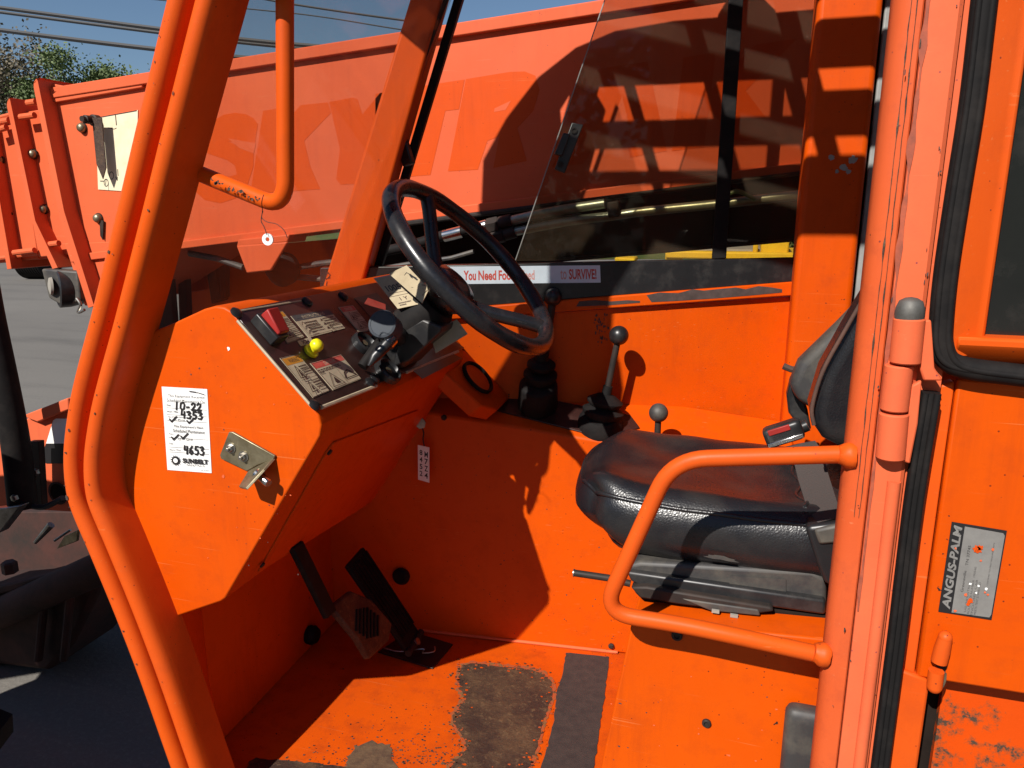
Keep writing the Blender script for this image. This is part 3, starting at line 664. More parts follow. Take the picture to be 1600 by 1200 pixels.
# --- dashboard
DX = [(150,560),(215,528),(275,503),(318,483),(336,478),(350,480),(362,487),(486,634),(497,648),(502,664),(500,681),(493,694),(352,935),(345,940),(262,968),(200,820),(160,700)]
DP = [PY(u, v, YD) for u, v in DX]
mb = MB(); mb.prism(DP, (0,.57,0), 'orange'); dash = mb.build('dashboard', cab, bevel=.003, seg=3, smooth=25)
P0, P1 = PY(362,487,YD), PY(486,634,YD); SD = (P1-P0).normalized(); SN = V((0,1,0)).cross(SD).normalized()
if SN.dot(CAM-P0) < 0: SN = -SN
def PD(u, v, h=0.): return PL(u, v, P0+SN*h, SN)
# instrument plate with pale worn edge strips
mb = MB(); mb.prism([PD(361,488), PD(492,643), PD(724,545), PD(586,443)], SN*.004, 'panel_brown'); ip = mb.build('instrument_panel', dash, bevel=.001)
PH = .0042
def dcard(px, m, name, label=None):
    return onplane_card(px, P0+SN*PH, SN, m)
mb = MB()
for a, b, r in (((371,501),(486,634),.0022),((374,486),(470,470),.0016),((502,637),(588,603),.0030),((635,582),(716,549),.0028)):
    mb.tube([PD(*a, h=.004), PD(*b, h=.004)], r, 'decal_cream', 6)
mb.build('worn_edge', dash)
for i, (u, v) in enumerate(((369,490),(491,634),(480,472),(536,463),(578,598),(585,592))):
    mb = MB(); mb.lathe([(.0095,0),(.0095,.003),(.006,.0055),(.003,.006)], PD(u, v, .004), SN, 'black_paint', 18); mb.build('panel_screw', dash)
mb = MB()
c = dcard([(385,517-9),(402,495),(442,526),(426,540)], None, 'x')
# rocker switch: black body, red lid
dy = V((0,1,0)); sw0, sw1 = PD(399,500,.004), PD(433,538,.004)
mid = (sw0+sw1)/2; Rm = Matrix((SD, dy, SN)).transposed()
mb = MB(); mb.box(mid+SN*.009, ((sw1-sw0).length, .030, .018), 'plastic', Rm); rk = mb.build('switch_guard', dash, bevel=.002)
mb = MB(); L = (sw1-sw0).length*.82
pr = [(-.5*L, .018), (-.46*L, .034), (.5*L, .024), (.5*L, .018)]
mb.prism([mid + SD*a + SN*b + dy*(-.011) for a, b in pr], dy*.026, 'red'); mb.build('rocker_switch', dash, bevel=.002)
# warning decals
def warn(px, head, name, rows, tri=True, seed=0, label=None, body='decal_cream'):
    c = dcard(px, body, name); c.rect(.04,.03,.96,.20, head); c.text('WARNING' if head == 'amber_print' else 'DANGER', .28,.06,.8,.17, 'ink_brown' if head == 'amber_print' else 'decal_cream', .02)
    c.frame(.01,.01,.99,.99,.012,'ink_brown')
    c.scribble(.50,.26,.94,.54, rows, 'ink_brown', seed); c.scribble(.50,.64,.94,.92, rows, 'ink_brown', seed+1)
    c.line([(.10,.55),(.26,.26),(.44,.55),(.10,.55)], .02, 'ink_brown'); c.poly([(.2,.52),(.27,.34),(.36,.52)], 'ink_brown')
    c.line([(.06,.60),(.94,.60)], .010, 'ink_brown'); c.line([(.10,.90),(.28,.66),(.42,.90),(.10,.90)], .02, 'ink_brown'); c.poly([(.2,.86),(.28,.74),(.34,.86)], 'ink_brown')
    o = c.mb.build(name, dash)
    if label: o['label'] = label
warn([(415,489),(441,486),(476,527),(449,537)], 'amber_print', 'warning_decal', 5, seed=1, label='cream decal with amber header beside the red switch')
warn([(437,560),(465,553),(515,611),(489,622)], 'amber_print', 'warning_decal', 5, seed=4, label='tall cream decal with amber header nearest the door')
warn([(528,480),(551,477),(582,515),(562,521)], 'red_print', 'warning_decal', 5, seed=9, label='narrow cream decal with red header behind the blue grey knob')
c = dcard([(484,568),(532,554),(564,592),(520,610)], 'decal_cream', 'd')
c.rect(.02,.02,.98,.22,'red_print'); c.text('DANGER', .35,.06,.70,.19,'decal_cream',.02); c.scribble(.04,.27,.75,.44,3,'ink_brown',5); c.frame(.01,.01,.99,.99,.014,'ink_brown')
c.line([(.08,.92),(.27,.46),(.46,.92),(.08,.92)], .02,'ink_brown'); c.poly([(.22,.82),(.29,.62),(.37,.84)],'ink_brown'); c.line([(.54,.40),(.54,.95)],.01,'ink_brown')
c.line([(.58,.80),(.66,.62),(.80,.56),(.94,.78)], .05,'ink_brown'); c.line([(.60,.82),(.96,.82)],.03,'ink_brown'); c.line([(.66,.50),(.72,.42)],.012,'ink_brown'); c.line([(.86,.50),(.93,.60)],.012,'ink_brown')
c.mb.build('danger_decal', dash)['label'] = 'square cream decal with red header at the panel front'
c = dcard([(454,494),(514,484),(539,513),(482,528)], 'decal_cream', 'd')
c.rect(.0,.0,1,.26,'print_grey'); c.text('INSTRUCTIONS', .22,.06,.80,.20,'decal_cream',.01); c.scribble(.16,.34,.48,.92,5,'ink_brown',7); c.scribble(.62,.34,.94,.92,5,'ink_brown',8)
for y in (.36,.56,.76): c.line([(.04,y+.14),(.09,y),(.13,y+.14)], .03,'ink_brown'); c.poly([(.52,y+.13),(.56,y),(.59,y+.13)],'ink_brown')
c.frame(.01,.01,.99,.99,.014,'ink_brown'); c.mb.build('instruction_decal', dash)
c = dcard([(464,533),(485,527),(490,536),(470,541)], 'decal_cream', 'd'); c.text('X24', .2,.2,.75,.8,'ink_brown',.01); c.mb.build('small_label', dash)
# yellow push button
p = PD(485,550,.004); mb = MB(); mb.lathe([(.012,0),(.012,.004),(.010,.005)], p, SN, 'yellow', 20); mb.lathe([(.0075,.005),(.0075,.010),(.0100,.012),(.0105,.018),(.008,.023),(.003,.025)], p, SN, 'yellow', 20); mb.build('yellow_button', dash, smooth=50)
# gauges
def gauge(u, v, r, name='gauge'):
    p = PD(u, v, .004); mb = MB(); mb.lathe([(r*1.15,0),(r*1.15,.010),(r,.013),(r*.92,.009),(r*.9,.007)], p, SN, 'black_paint', 28); g = mb.build(name, dash)
    mb = MB(); mb.lathe([(r*.3,.0075),(r*.3,.0085)], p, SN, 'zinc', 16); mb.build('gauge_face', dash)
gauge(566, 540, .020, 'ignition_switch'); gauge(603, 583, .022, 'ignition_switch')
# square display towards the windshield
c = dcard([(553,466),(588,458),(617,486),(580,497)], 'ink', 'd', ); c.poly([(.15,.35),(.5,.12),(.9,.6),(.7,.85)], 'red_print'); c.mb.build('display_window', dash)
c = dcard([(640,575),(698,548),(722,560),(660,592)], 'panel_brown', 'd'); c.mb.build('lower_cover', dash)
# side of the dashboard: service sticker, bracket
SC = Card(*[PY(u, v, YD-.0002) for u, v in ((253,604),(324,608),(331,739),(262,734))], 'paper_white')
SC.text('This Equipment Received', .13,.085,.93,.125,'ink'); SC.text('Scheduled Maintenance On:', .10,.135,.95,.175,'ink')
for y in (.245,.325,.395,.60,.715,.775): SC.line([(.08,y),(.97,y)], .004,'ink')
for st, x0, y0, x1, y1 in (('Date',.09,.20,.18,.225),('Hours / Miles',.09,.275,.34,.298),('Type of Service Performed',.09,.34,.52,.362),('PM',.22,.375,.28,.392),('FSR',.40,.375,.48,.392),('Type',.09,.545,.2,.565),('PM',.38,.60,.45,.62),('FSR',.55,.60,.63,.62),('Date',.09,.66,.18,.68),('Hours / Miles',.09,.735,.34,.757),('Rev. 01/2015',.78,.965,.95,.98)):
    SC.text(st, x0, y0, x1, y1, 'print_grey')
SC.frame(.33,.372,.37,.394,.004,'ink'); SC.frame(.49,.598,.53,.62,.004,'ink'); SC.frame(.31,.598,.35,.62,.004,'ink')
SC.text("This Equipment's Next", .22,.44,.88,.48,'ink'); SC.text('Scheduled Maintenance', .20,.49,.90,.53,'ink')
W = .0215
def strokes(sts, x0, y0, sx, sy, wd=W):
    for s in sts: SC.line([(x0+a*sx, y0+b*sy) for a, b in s], wd, 'ink')
DIG = {'1': [[(.5,0),(.35,1)]], '0': [[(.5,0),(.15,.2),(.05,.7),(.3,1),(.75,.85),(.95,.3),(.75,.02),(.5,0)]], '-': [[(.2,.6),(.7,.58)]],
       '2': [[(.1,.25),(.4,0),(.8,.1),(.75,.4),(.1,.95),(.9,.9)]], '4': [[(.2,.0),(.1,.5),(.8,.5)],[(.75,.05),(.65,1)]], '3': [[(.1,.1),(.6,0),(.8,.2),(.4,.45),(.85,.65),(.6,1),(.1,.95)]],
       '5': [[(.85,0),(.3,.02),(.2,.42),(.7,.45),(.8,.75),(.5,1),(.1,.95)]], '6': [[(.7,0),(.2,.4),(.1,.8),(.4,1),(.75,.8),(.6,.55),(.2,.65)]]}
def hand(st, x, y, cw, h):
    for ch in st: strokes(DIG[ch], x, y, cw*.86, h); x += cw
hand('10-22', .27,.170,.122,.088); hand('4353', .40,.272,.125,.082); hand('4653', .42,.685,.118,.098)
for x, y in ((.14,.34),(.53,.345),(.16,.555),(.37,.535)): SC.line([(x,y+.035),(x+.04,y+.065),(x+.16,y)], .018,'ink')
cx, cy, ra = .22, .872, .068; asp = .56
SC.poly([(cx+math.cos(a)*ra*.72/asp, cy+math.sin(a)*ra*.72) for a in [i*math.pi/12 for i in range(24)]], 'ink')
for i in range(12):
    a = i*math.pi/6; SC.poly([(cx+math.cos(a)*ra*.6/asp, cy+math.sin(a)*ra*.6), (cx+math.cos(a+.1)*ra*1.05/asp, cy+math.sin(a+.1)*ra*1.05), (cx+math.cos(a+.5)*ra*.62/asp, cy+math.sin(a+.5)*ra*.62)], 'ink')
SC.poly([(cx+math.cos(a)*ra*.42/asp, cy+math.sin(a)*ra*.42) for a in [i*math.pi/10 for i in range(20)]], 'paper_white')
SC.text('SUNBELT', .38,.835,.95,.895,'ink',.05); SC.text('R E N T A L S', .47,.905,.86,.925,'ink',.01)
SC.line([(.62,.03),(.78,.038)],.010,'ink'); SC.line([(.80,.04),(.95,.06)],.006,'ink')
o = SC.mb.build('service_sticker', dash); o['label'] = 'white maintenance sticker with printed lines and handwritten numbers'
mb = MB(); bp = [PY(u, v, YD-.0005) for u, v in ((360,674),(366,674),(432,711),(430,716),(404,726),(388,735),(348,716),(346,710))]
mb.prism(bp, (0,-.004,0), 'zinc'); br = mb.build('door_catch_bracket', dash, bevel=.001)
for u, v in ((361,700),(381,713)): hexbolt('bolt', dash, PY(u, v, YD-.0045), (0,-1,0), .0058, .005, 'steel')
f0, f1 = PY(430,713,YD-.002), PY(388,735,YD-.002); dd = (f1-f0).normalized()
mb = MB(); fl = [f0.lerp(f1,.05), f1, f1+V((.004,-.030,-.014)), f0.lerp(f1,.72)+V((.010,-.040,-.018)), f0.lerp(f1,.25)+V((.006,-.022,-.006))]
mb.prism(fl, V((.003,0,-.003)), 'zinc'); mb.build('bracket_tab', dash, bevel=.0008)
pc = (fl[1]+fl[3]+fl[0])/3 + V((.004,0,-.004)); pd = V((.8,-.25,-.35)).normalized()
mb = MB(); mb.lathe([(.0095,-.002),(.0095,.004),(.0065,.0045),(.0065,.022),(.0055,.024)], pc, pd, 'chrome', 18); mb.build('striker_pin', dash)
# under-dash cover panel edge with fasteners
UN = V((0,1,0)).cross((PY(352,935,YD)-PY(493,694,YD)).normalized()).normalized()
if UN.dot(V((1,0,-1))) < 0: UN = -UN
UO = PY(493,694,YD)
def PU(u, v, h=0.): return PL(u, v, UO+UN*h, UN)
mb = MB(); mb.prism([PU(402,893), PU(508,706), PU(520,690), PU(652,640), PU(600,770), PU(588,778)], UN*.003, 'orange'); cp = mb.build('under_dash_cover', dash, bevel=.0008)
for u, v in ((409,882),(514,706)): mb = MB(); mb.lathe([(.005,0),(.005,.003),(.002,.004)], PU(u, v, .003), UN, 'dark_steel', 12); mb.build('screw', dash)
mb = MB()
rd = random.Random(31)
for k in range(40):
    flake(mb, PY(rd.uniform(290,470), rd.uniform(540,900), YD-.0006), V((1,0,0)), V((0,0,1)), rd.uniform(.0004,.0014), 'bare_metal' if k % 2 else 'coral', k, n=7)
flake(mb, PY(357,545,YD-.0006), V((1,0,0)), V((0,0,1)), .003, 'paper_white', 3, n=10); flake(mb, PY(349,744,YD-.0006), V((1,0,0)), V((0,0,1)), .003, 'coral', 4, n=10)
tag(mb.build('paint_chips', dash), kind='stuff')
# sloped corner between dash and tunnel with a round black ring
rc = PT(744, 592, -.005); rn = V((.74,-.05,.67)).normalized(); ra_ = rn.orthogonal().normalized()
wedge = [PT(690,560,-.01), PT(705,600,-.002), PT(765,642,-.002), PT(790,640,-.03), PT(760,570,-.16), PT(715,535,-.16)]
mb = MB(); mb.prism([PL(u, v, rc, rn) for u, v in ((700,556),(694,580),(752,634),(778,640),(796,622),(760,570),(728,545))], -rn*.04, 'orange'); wd = mb.build('corner_plate', cab, bevel=.004)
mb = MB(); mb.lathe([(.038,0),(.042,.002),(.042,.009),(.040,.011),(.036,.009),(.035,.003),(.032,.002)], rc, rn, 'rubber', 32); mb.build('rubber_ring', wd)
mb = MB(); mb.lathe([(.0345,.003),(.0345,.005)], rc, rn, 'orange_ghost', 28); mb.build('ring_cap', wd)
# --- grab bars
def tubepart(px, r, name, ypl, bend, m='orange_frame', parent=cab):
    mb = MB(); mb.tube(bend_path([PY(u, v, y) for (u, v), y in zip(px, ypl)], bend, 9), r, m, 18); return mb.build(name, parent, smooth=50)
YG = .862
gb = tubepart([(1345,709),(1050,718),(941,957),(1065,976),(1160,996),(1300,1027)], .0102, 'lower_grab_bar', [YG+.01, YG, YG, YG, YG, YG+.012], .042)
for (u, v), ax in (((1318,711),V((1,0,0))), ((1278,1020),V((1,.1,-.2)))):
    mb = MB(); mb.lathe([(.0103,-.005),(.0122,-.001),(.0142,.003),(.0150,.008),(.0135,.012)], PY(u, v, YG+.005), ax, 'orange_frame', 18)
    mb.v = [q + (q - PY(u, v, YG+.005)).normalized()*.0022*noise.noise(q*160) for q in mb.v]; mb.build('weld_bead', gb, smooth=60)
mb = MB(); mb.tube(bend_path([PY(446,-330,.885), PY(445,0,.885), PY(446,326,.885), PY(372,296,.897), PY(268,253,.925)], .038, 9), .0112, 'orange_frame', 18); mg = mb.build('mirror_grab_bar', cab, smooth=50)
mb = MB(); rd = random.Random(4)
for k in range(40):
    f = rd.random(); c = PY(420-90*f, 318-38*f+rd.uniform(-2,5), .879)
    flake(mb, c, V((1,0,.3)).normalized(), V((-.3,0,1)).normalized(), rd.uniform(.0008,.0026), 'brown_worn', k, n=8)
tag(mb.build('paint_chips', mg), kind='stuff')
# rear-view mirror clamped to the bar, just above the picture
mq = [(-.632,1.93),(-.625,1.912),(-.605,1.902),(-.525,1.902),(-.503,1.912),(-.492,1.935),(-.490,1.985),(-.498,2.04),(-.516,2.10),(-.512,2.24),(-.525,2.26),(-.60,2.26),(-.625,2.25),(-.632,2.23)]
mb = MB(); mb.prism([V((x, .845, z)) for x, z in mq], (0,.02,0), 'plastic'); mr = mb.build('mirror_shell', cab, bevel=.004)
mb = MB(); mb.prism([V((-.552+(x+.552)*.9, .8655, 2.08+(z-2.08)*.93)) for x, z in mq], (0,.002,0), 'chrome'); mb.build('mirror_glass', mr)
# --- rear door post (near), plan profile run up
bl = PY(1332,600,Y0).x; brx = PY(1441,600,Y0).x
pp = [(bl+.012,.912),(bl+.002,.890),(bl+.003,.870),(bl+.009,.8625),(bl+.016,.8595),(bl+.026,.8580),(bl+.0275,.8592),(bl+.029,.8570),(bl+.036,.855),(brx-.010,.855),(brx-.006,.858),(brx-.004,.866),(brx+.02,.868),(brx+.02,.93)]
k_ = 7
pa_ = pp[:k_] + [(bl+.029,.95)]; pb_ = [(bl+.0292,.95)] + pp[k_:]
mb = MB(); mb.prism([V((x, y, .30)) for x, y in pb_], (0,0,2.04), 'coral'); post = mb.build('rear_door_post', cab, smooth=25)
mb = MB(); mb.prism([V((x, y, .30)) for x, y in pa_], (0,0,2.04), 'post_edge'); mb.build('post_rolled_edge', post, smooth=40)
mb = MB(); mb.tube([PY(1397,752,.8555), PY(1372,960,.8555), PY(1335,1260,.8555)], .007, 'coral', 12); mb.build('post_ridge', cab, smooth=50)
mb = MB(); rd = random.Random(8)
for k in range(30):
    v = rd.uniform(0, 1200); xx = rd.choice([bl+.018, bl+.027, brx-.008, brx-.012]) + rd.gauss(0,.0015); zz = PY(1400, v, .855).z
    flake(mb, (xx, .8535, zz), V((0,0,1)), V((1,0,0)), rd.uniform(.0004,.0009), rd.choice(['bare_metal','brown_worn']), k, n=8, sx=rd.uniform(1,6))
tag(mb.build('paint_chips', cab), kind='stuff')
# dark worn streak along the post's rolled edge
mb = MB(); P = []; Q = []
for i in range(60):
    v = -10 + i*16.5; z = PY(1400, v, .855).z; wv = .0010+.0060*max(0, noise.noise((i*.31, 2, 0))+.25)*(1 if v < 560 else .35); xc = bl+.0305 + .0008*noise.noise((i*.5, 0, 7))
    P.append(V((xc-wv, .8560-.0012, z))); Q.append(V((xc+wv*.6, .8560-.0012, z)))
mb.add(P+Q, [[i, i+1, 60+i+1, 60+i] for i in range(59)], 'scuff')
for j, (dx, ph) in enumerate(((-.009,3.),(-.014,9.))):          # finer streaks beside it
    P = []; Q = []; yy = .8566 if j == 0 else .8578
    for i in range(60):
        v = -10 + i*14; z = PY(1400, v, .855).z; wv = .0002+.0016*max(0, noise.noise((i*.37, ph, 0))); xc = bl+.030+dx + .0006*noise.noise((i*.4, ph, 7))
        P.append(V((xc-wv, yy, z))); Q.append(V((xc+wv, yy, z)))
    mb.add(P+Q, [[i, i+1, 60+i+1, 60+i] for i in range(59)], 'brown_worn')
tag(mb.build('wear_streak', cab), kind='stuff')
# black seals
def seal(px, r, name, y=.861):
    mb = MB(); pth = smooth_path([PY(u, v, y) for u, v in px], 6); mb.tube(pth, r, 'rubber', 14)
    mb.tube([p+V((-.006,-.0085,0)) for p in pth], .0032, 'rubber', 8); mb.tube([p+V((.005,-.009,0)) for p in pth], .0036, 'rubber', 8)
    return mb.build(name, cab, smooth=60)
seal([(1550,-100),(1538,0),(1519,160),(1497,300),(1479,420),(1471,500),(1471,540),(1484,565),(1520,577),(1600,587),(1700,600)], .0115, 'upper_door_seal')
seal([(1454,612),(1430,760),(1412,900),(1400,1000),(1374,1200),(1362,1300)], .0095, 'lower_door_seal')
# hinge
def barrel(u0, v0, u1, v1, r, m, name, parent, y=.848):
    mb = MB(); a, b = PY(u0, v0, y), PY(u1, v1, y); L = (b-a).length; mb.lathe([(r*.9,0),(r,.0015),(r,L-.0015),(r*.9,L)], a, (b-a), m, 20); return mb.build(name, parent)
hg = barrel(1421,497,1414,567,.0150,'coral','hinge_barrel',cab)
barrel(1405,570,1397,641,.0138,'coral','hinge_barrel',cab, .850); barrel(1397,645,1391,716,.0145,'coral','hinge_barrel',cab,.850)
mb = MB(); p = PY(1422,484,.848); mb.lathe([(.0135,-.012),(.014,-.004),(.0135,.002),(.011,.009),(.006,.012),(.001,.013)], p, (0,0,1), 'pin_steel', 20); mb.build('hinge_pin_cap', hg, smooth=50)
mb = MB(); mb.prism([PY(u,v,.856) for u,v in ((1436,498),(1452,498),(1457,572),(1470,592),(1440,592),(1434,572))], (0,-.010,0), 'coral'); mb.build('hinge_leaf', hg, bevel=.002)
mb = MB(); mb.prism([PY(u,v,.856) for u,v in ((1422,600),(1438,592),(1432,660),(1420,722),(1404,716))], (0,-.008,0), 'coral'); mb.build('hinge_leaf', hg, bevel=.002)
# --- seat pedestal and bits on it
YP = .935
mb = MB(); mb.prism([PY(u, v, YP) for u, v in ((988,968),(1400,1010),(1400,1330),(915,1330),(940,1195))], (0,.50,0), 'orange'); ped = mb.build('seat_pedestal', cab, bevel=.003)
for u, v, r in ((1058,992,.0075),(1104,1129,.0062)):
    mb = MB(); p = PY(u, v, YP); mb.lathe([(r,0),(r,.003),(r*.8,.0045),(r*.55,.0045),(r*.5,.002)], p, (0,-1,0), 'dark_steel', 20); mb.build('button_bolt', ped)
mb = MB(); rd = random.Random(77)
for k in range(26): flake(mb, PY(rd.uniform(950,1250), rd.uniform(1010,1195), YP-.0006), V((1,0,0)), V((0,0,1)), rd.uniform(.0005,.0016), rd.choice(['bare_metal','coral']), k, n=7, sx=rd.uniform(1,2))
tag(mb.build('paint_chips', ped), kind='stuff')
a, b = PY(1228,1097,YP-.012), PY(1330,1260,YP-.012)
mb = MB(); mb.rbox(((a.x+b.x)/2, YP-.014, (a.z+b.z)/2), (b.x-a.x, .028, a.z-b.z), .012, 'dusty_plastic', n=(14,6,14)); mb.build('document_pocket', ped, smooth=60)
# sill under the door opening
mb = MB(); mb.box((-.34, .875, FZ-.055), (1.15, .04, .05), 'orange_frame'); mb.build('door_sill', cab)
# ================================================================== FAR SIDE WINDOW
win = thing('sliding_window', 'tinted sliding side window with slanted front edge and black divider', 'window', PW(1000,404))
GO = -.012
a0, a1 = PW(945,0,GO), PW(805,408,GO); c0, c1 = PW(1152,0,GO), PW(1128,404,GO)
mb = MB(); mb.prism([ext(a0,a1,2.32), ext(c0,c1,2.32), c1, a1], -WN*.005, 'tinted_glass'); mb.build('pane', win)
e0, e1 = PW(1143,0,GO-.012), PW(1118,404,GO-.012); g0, g1 = PW(1300,0,GO-.012), PW(1255,403,GO-.012)
mb = MB(); mb.prism([ext(e0,e1,2.32), ext(g0,g1,2.32), g1, e1], -WN*.005, 'tinted_glass'); mb.build('pane', win)
b0, b1, b2, b3 = PW(1139,0,.0), PW(1162,0,.0), PW(1135,404,.0), PW(1113,405,.0)
mb = MB(); mb.prism([ext(b0,b3,2.32), ext(b1,b2,2.32), b2, b3], -WN*.008, 'rubber'); mb.build('divider_bar', win, bevel=.002)
mb = MB(); mb.tube([ext(a0,a1,2.32)+WN*.0, a1], .0012, 'grey_trim', 6); mb.build('edge_trim', win)
L0 = [PW(u, v, -.008) for u, v in ((893,192),(911,196),(882,271),(866,265))]
mb = MB(); mb.prism(L0, WN*.012, 'plastic'); la = mb.build('latch', win, bevel=.002)
mb = MB(); mb.prism([PW(u, v, .004) for u, v in ((880,208),(891,211),(878,245),(866,241))], WN*.014, 'black_paint'); mb.build('latch_grip', la, bevel=.002)
for u, v in ((897,204),(876,257)):
    mb = MB(); mb.lathe([(.0065,0),(.0065,.003),(.004,.003),(.0038,.001)], PW(u, v, .004), WN, 'dark_steel', 16); mb.build('screw', la)

# ================================================================== BOOM
YB = 2.0
boom = thing('telehandler_boom', 'long orange telescopic boom with worn lettering behind the cab', 'boom', (-.6, YB+.2, 0))
def bp_(px, y, dep, m, name, parent=boom, bevel=.004):
    mb = MB(); mb.prism([PY(u, v, y) for u, v in px], (0, dep, 0), m); return mb.build(name, parent, bevel=bevel)
TOPL = lambda u: 150.5 - .1535*u - .0000*u              # top edge line: (340,100),(945,4)
top0, top1, bot0, bot1 = PY(300,106,YB), PY(945,4,YB), PY(285,386,YB), PY(1255,266,YB)
def lin(a, b, x): t = (x-a.x)/(b.x-a.x); return a.lerp(b, t)
xF = PY(100,300,YB).x; xB = 1.9
side = [lin(bot0,bot1,xF), lin(bot0,bot1,xB), lin(top0,top1,xB), lin(top0,top1,xF)]
mb = MB(); mb.prism(side, (0,.46,0), 'boom_paint'); body = mb.build('outer_section', boom, bevel=.006)
up = V((0,0,1))
mb = MB(); mb.prism([side[3]+V((0,-.016,-.028)), side[2]+V((0,-.016,-.028)), side[2]+V((0,-.016,.004)), side[3]+V((0,-.016,.004))], (0,.05,0), 'boom_paint'); mb.build('top_flange', boom, bevel=.003)
mb = MB(); mb.prism([side[0]+V((0,-.012,-.006)), side[1]+V((0,-.012,-.006)), side[1]+V((0,-.012,.018)), side[0]+V((0,-.012,.018))], (0,.05,0), 'boom_paint'); mb.build('bottom_flange', boom, bevel=.003)
# worn lettering: darker paint where the letters were
z5 = lambda pts: [(260+x/4, 80+y/4) for x, y in pts]; z2 = lambda pts: [(400+x/3, y/3) for x, y in pts]
LET = [z5([(270,465),(300,430),(360,397),(430,385),(500,395),(545,420),(572,455),(555,575),(470,577),(380,562),(470,600),(545,640),(545,720),(505,845),(430,920),(340,950),(240,930),(190,885),(165,795),(250,800),(350,795),(440,770),(430,715),(380,680),(260,640),(215,590),(225,525)]),
  z5([(605,372),(735,352),(722,470),(840,337),(1010,320),(1030,385),(862,560),(900,720),(962,862),(790,875),(705,720),(682,882),(525,890)]),
  z5([(1016,318),(1165,290),(1195,300),(1225,395),(1335,262),(1480,240),(1290,560),(1245,825),(1090,835),(1062,800),(1085,610),(1033,385)]),
  z2([(560,440),(830,395),(978,373),(952,512),(888,520),(818,820),(690,830),(745,555),(560,590)]),
  z2([(984,371),(1190,337),(1260,335),(1310,355),(1330,420),(1300,520),(1225,600),(1270,755),(1112,788),(1140,640),(1085,660),(1040,795),(900,803)]),
  [(862,262),(935,108),(1012,96),(1042,236),(985,246),(978,220),(930,228),(912,256)],
  [(1050,236),(1068,90),(1118,82),(1112,140),(1180,70),(1246,60),(1165,142),(1218,212),(1152,222),(1108,170),(1100,230)]]
for k, px in enumerate(LET):
    mb = MB(); mb.prism([PY(u, v, YB) for u, v in px], (0,-.0006,0), 'boom_letter'); mb.build('worn_letter', boom)
mb = MB(); mb.add([PY(400+x/3, y/3, YB-.0009) for x, y in ((1118,508),(1195,472),(1170,515),(1115,525))], [[0,1,2,3]], 'boom_paint'); mb.build('letter_counter', boom); mb = MB()
mb.add([PY(260+x/4, 80+y/4, YB-.0009) for x, y in ((385,545),(560,575),(545,640),(455,605))], [[0,1,2,3]], 'boom_paint'); mb.build('letter_counter', boom); mb = MB()
mb.add([PY(u, v, YB-.0009) for u, v in ((955,195),(972,150),(982,192))], [[0,1,2]], 'boom_paint'); mb.build('letter_counter', boom)
# front end collars and inner sections
def z4(pts): return [(x/5.454, 110+y/5.454) for x, y in pts]
def rounded(px, y, idx, r): 
    P = [PY(u, v, y) for u, v in px]; out = []
    for i, p in enumerate(P):
        if i in idx:
            a, b = P[i-1], P[(i+1) % len(P)]; s, e = p+(a-p).normalized()*r, p+(b-p).normalized()*r
            for k in range(7): t = k/6; out.append(s*(1-t)**2+p*2*t*(1-t)+e*t*t)
        else: out.append(p)
    return out
YC = 1.945
def collar(px, y, dep, idx, r, name='end_collar'):
    mb = MB(); mb.prism(rounded(px, y, idx, r), (0, dep, 0), 'boom_paint'); return mb.build(name, boom, bevel=.004)
# main collar: a thin plate standing proud, its broad rear face seen at an angle
c1 = collar([(50,124),(58,122),(100,330),(147,478),(138,481),(93,340)], YC, .56, (0,), .03)
mb = MB(); g = [PY(62,124,YC+.06), PY(128,140,YB), PY(78,146,YC+.06)]; 
mb.prism([PY(60,126,YC+.05), PY(132,141,YC+.05), PY(70,168,YC+.05)], (0,.30,0), 'boom_paint'); mb.build('collar_gusset', boom, bevel=.003)
mb = MB(); mb.prism([PY(u,v,YB-.012) for u,v in ((78,152),(222,129),(222,137),(80,161))], (0,.03,0), 'boom_paint'); mb.build('side_rail', boom, bevel=.003)
mb = MB(); mb.prism([PY(u,v,YB+.06) for u,v in ((112,138),(205,116),(224,122),(224,140),(112,150))], (0,.3,0), 'boom_paint'); mb.build('top_box', boom, bevel=.006)
mb = MB(); mb.prism([PY(u,v,YB-.001) for u,v in ((100,380),(300,372),(285,388),(150,476),(132,478))], (0,.40,0), 'boom_paint'); mb.build('front_lower_plate', boom, bevel=.004)
# second section and collar, third section and collar
def sec(u0, u1, vt0, vt1, vb0, vb1, y, name, idx=0): 
    mb = MB(); mb.prism([PY(u0,vt0,y), PY(u1,vt1,y), PY(u1+30,vb1,y), PY(u0+40,vb0,y)], (0,.40,0), 'boom_paint'); return mb.build(name, boom, bevel=.004)
sec(20,80,178,168,402,398,2.035,'second_section'); collar([(9,158),(15,153),(55,345),(90,418),(82,420),(48,342)], 1.985, .48, (0,), .022)
sec(-90,30,200,190,415,405,2.065,'third_section'); collar([(-30,188),(-23,186),(18,420),(11,421)], 2.02, .40, (0,), .02)
for a, b, y in (((43,161),(56,159),2.0),((32,183),(54,180),2.0),((-8,192),(14,188),2.03),((70,383),(92,380),2.0),((22,395),(54,391),2.02),((-10,205),(10,199),2.03)):
    mb = MB(); mb.tube([PY(*a, y), PY(*b, y)], .010, 'boom_paint', 10); mb.build('tie_rod', boom)
for a, b, y in (((22,178),(-60,200),2.05),((60,395),(-60,412),2.05)):
    mb = MB(); mb.tube([PY(*a, y), PY(*b, y)], .008, 'boom_paint', 8); mb.build('section_rail', boom)
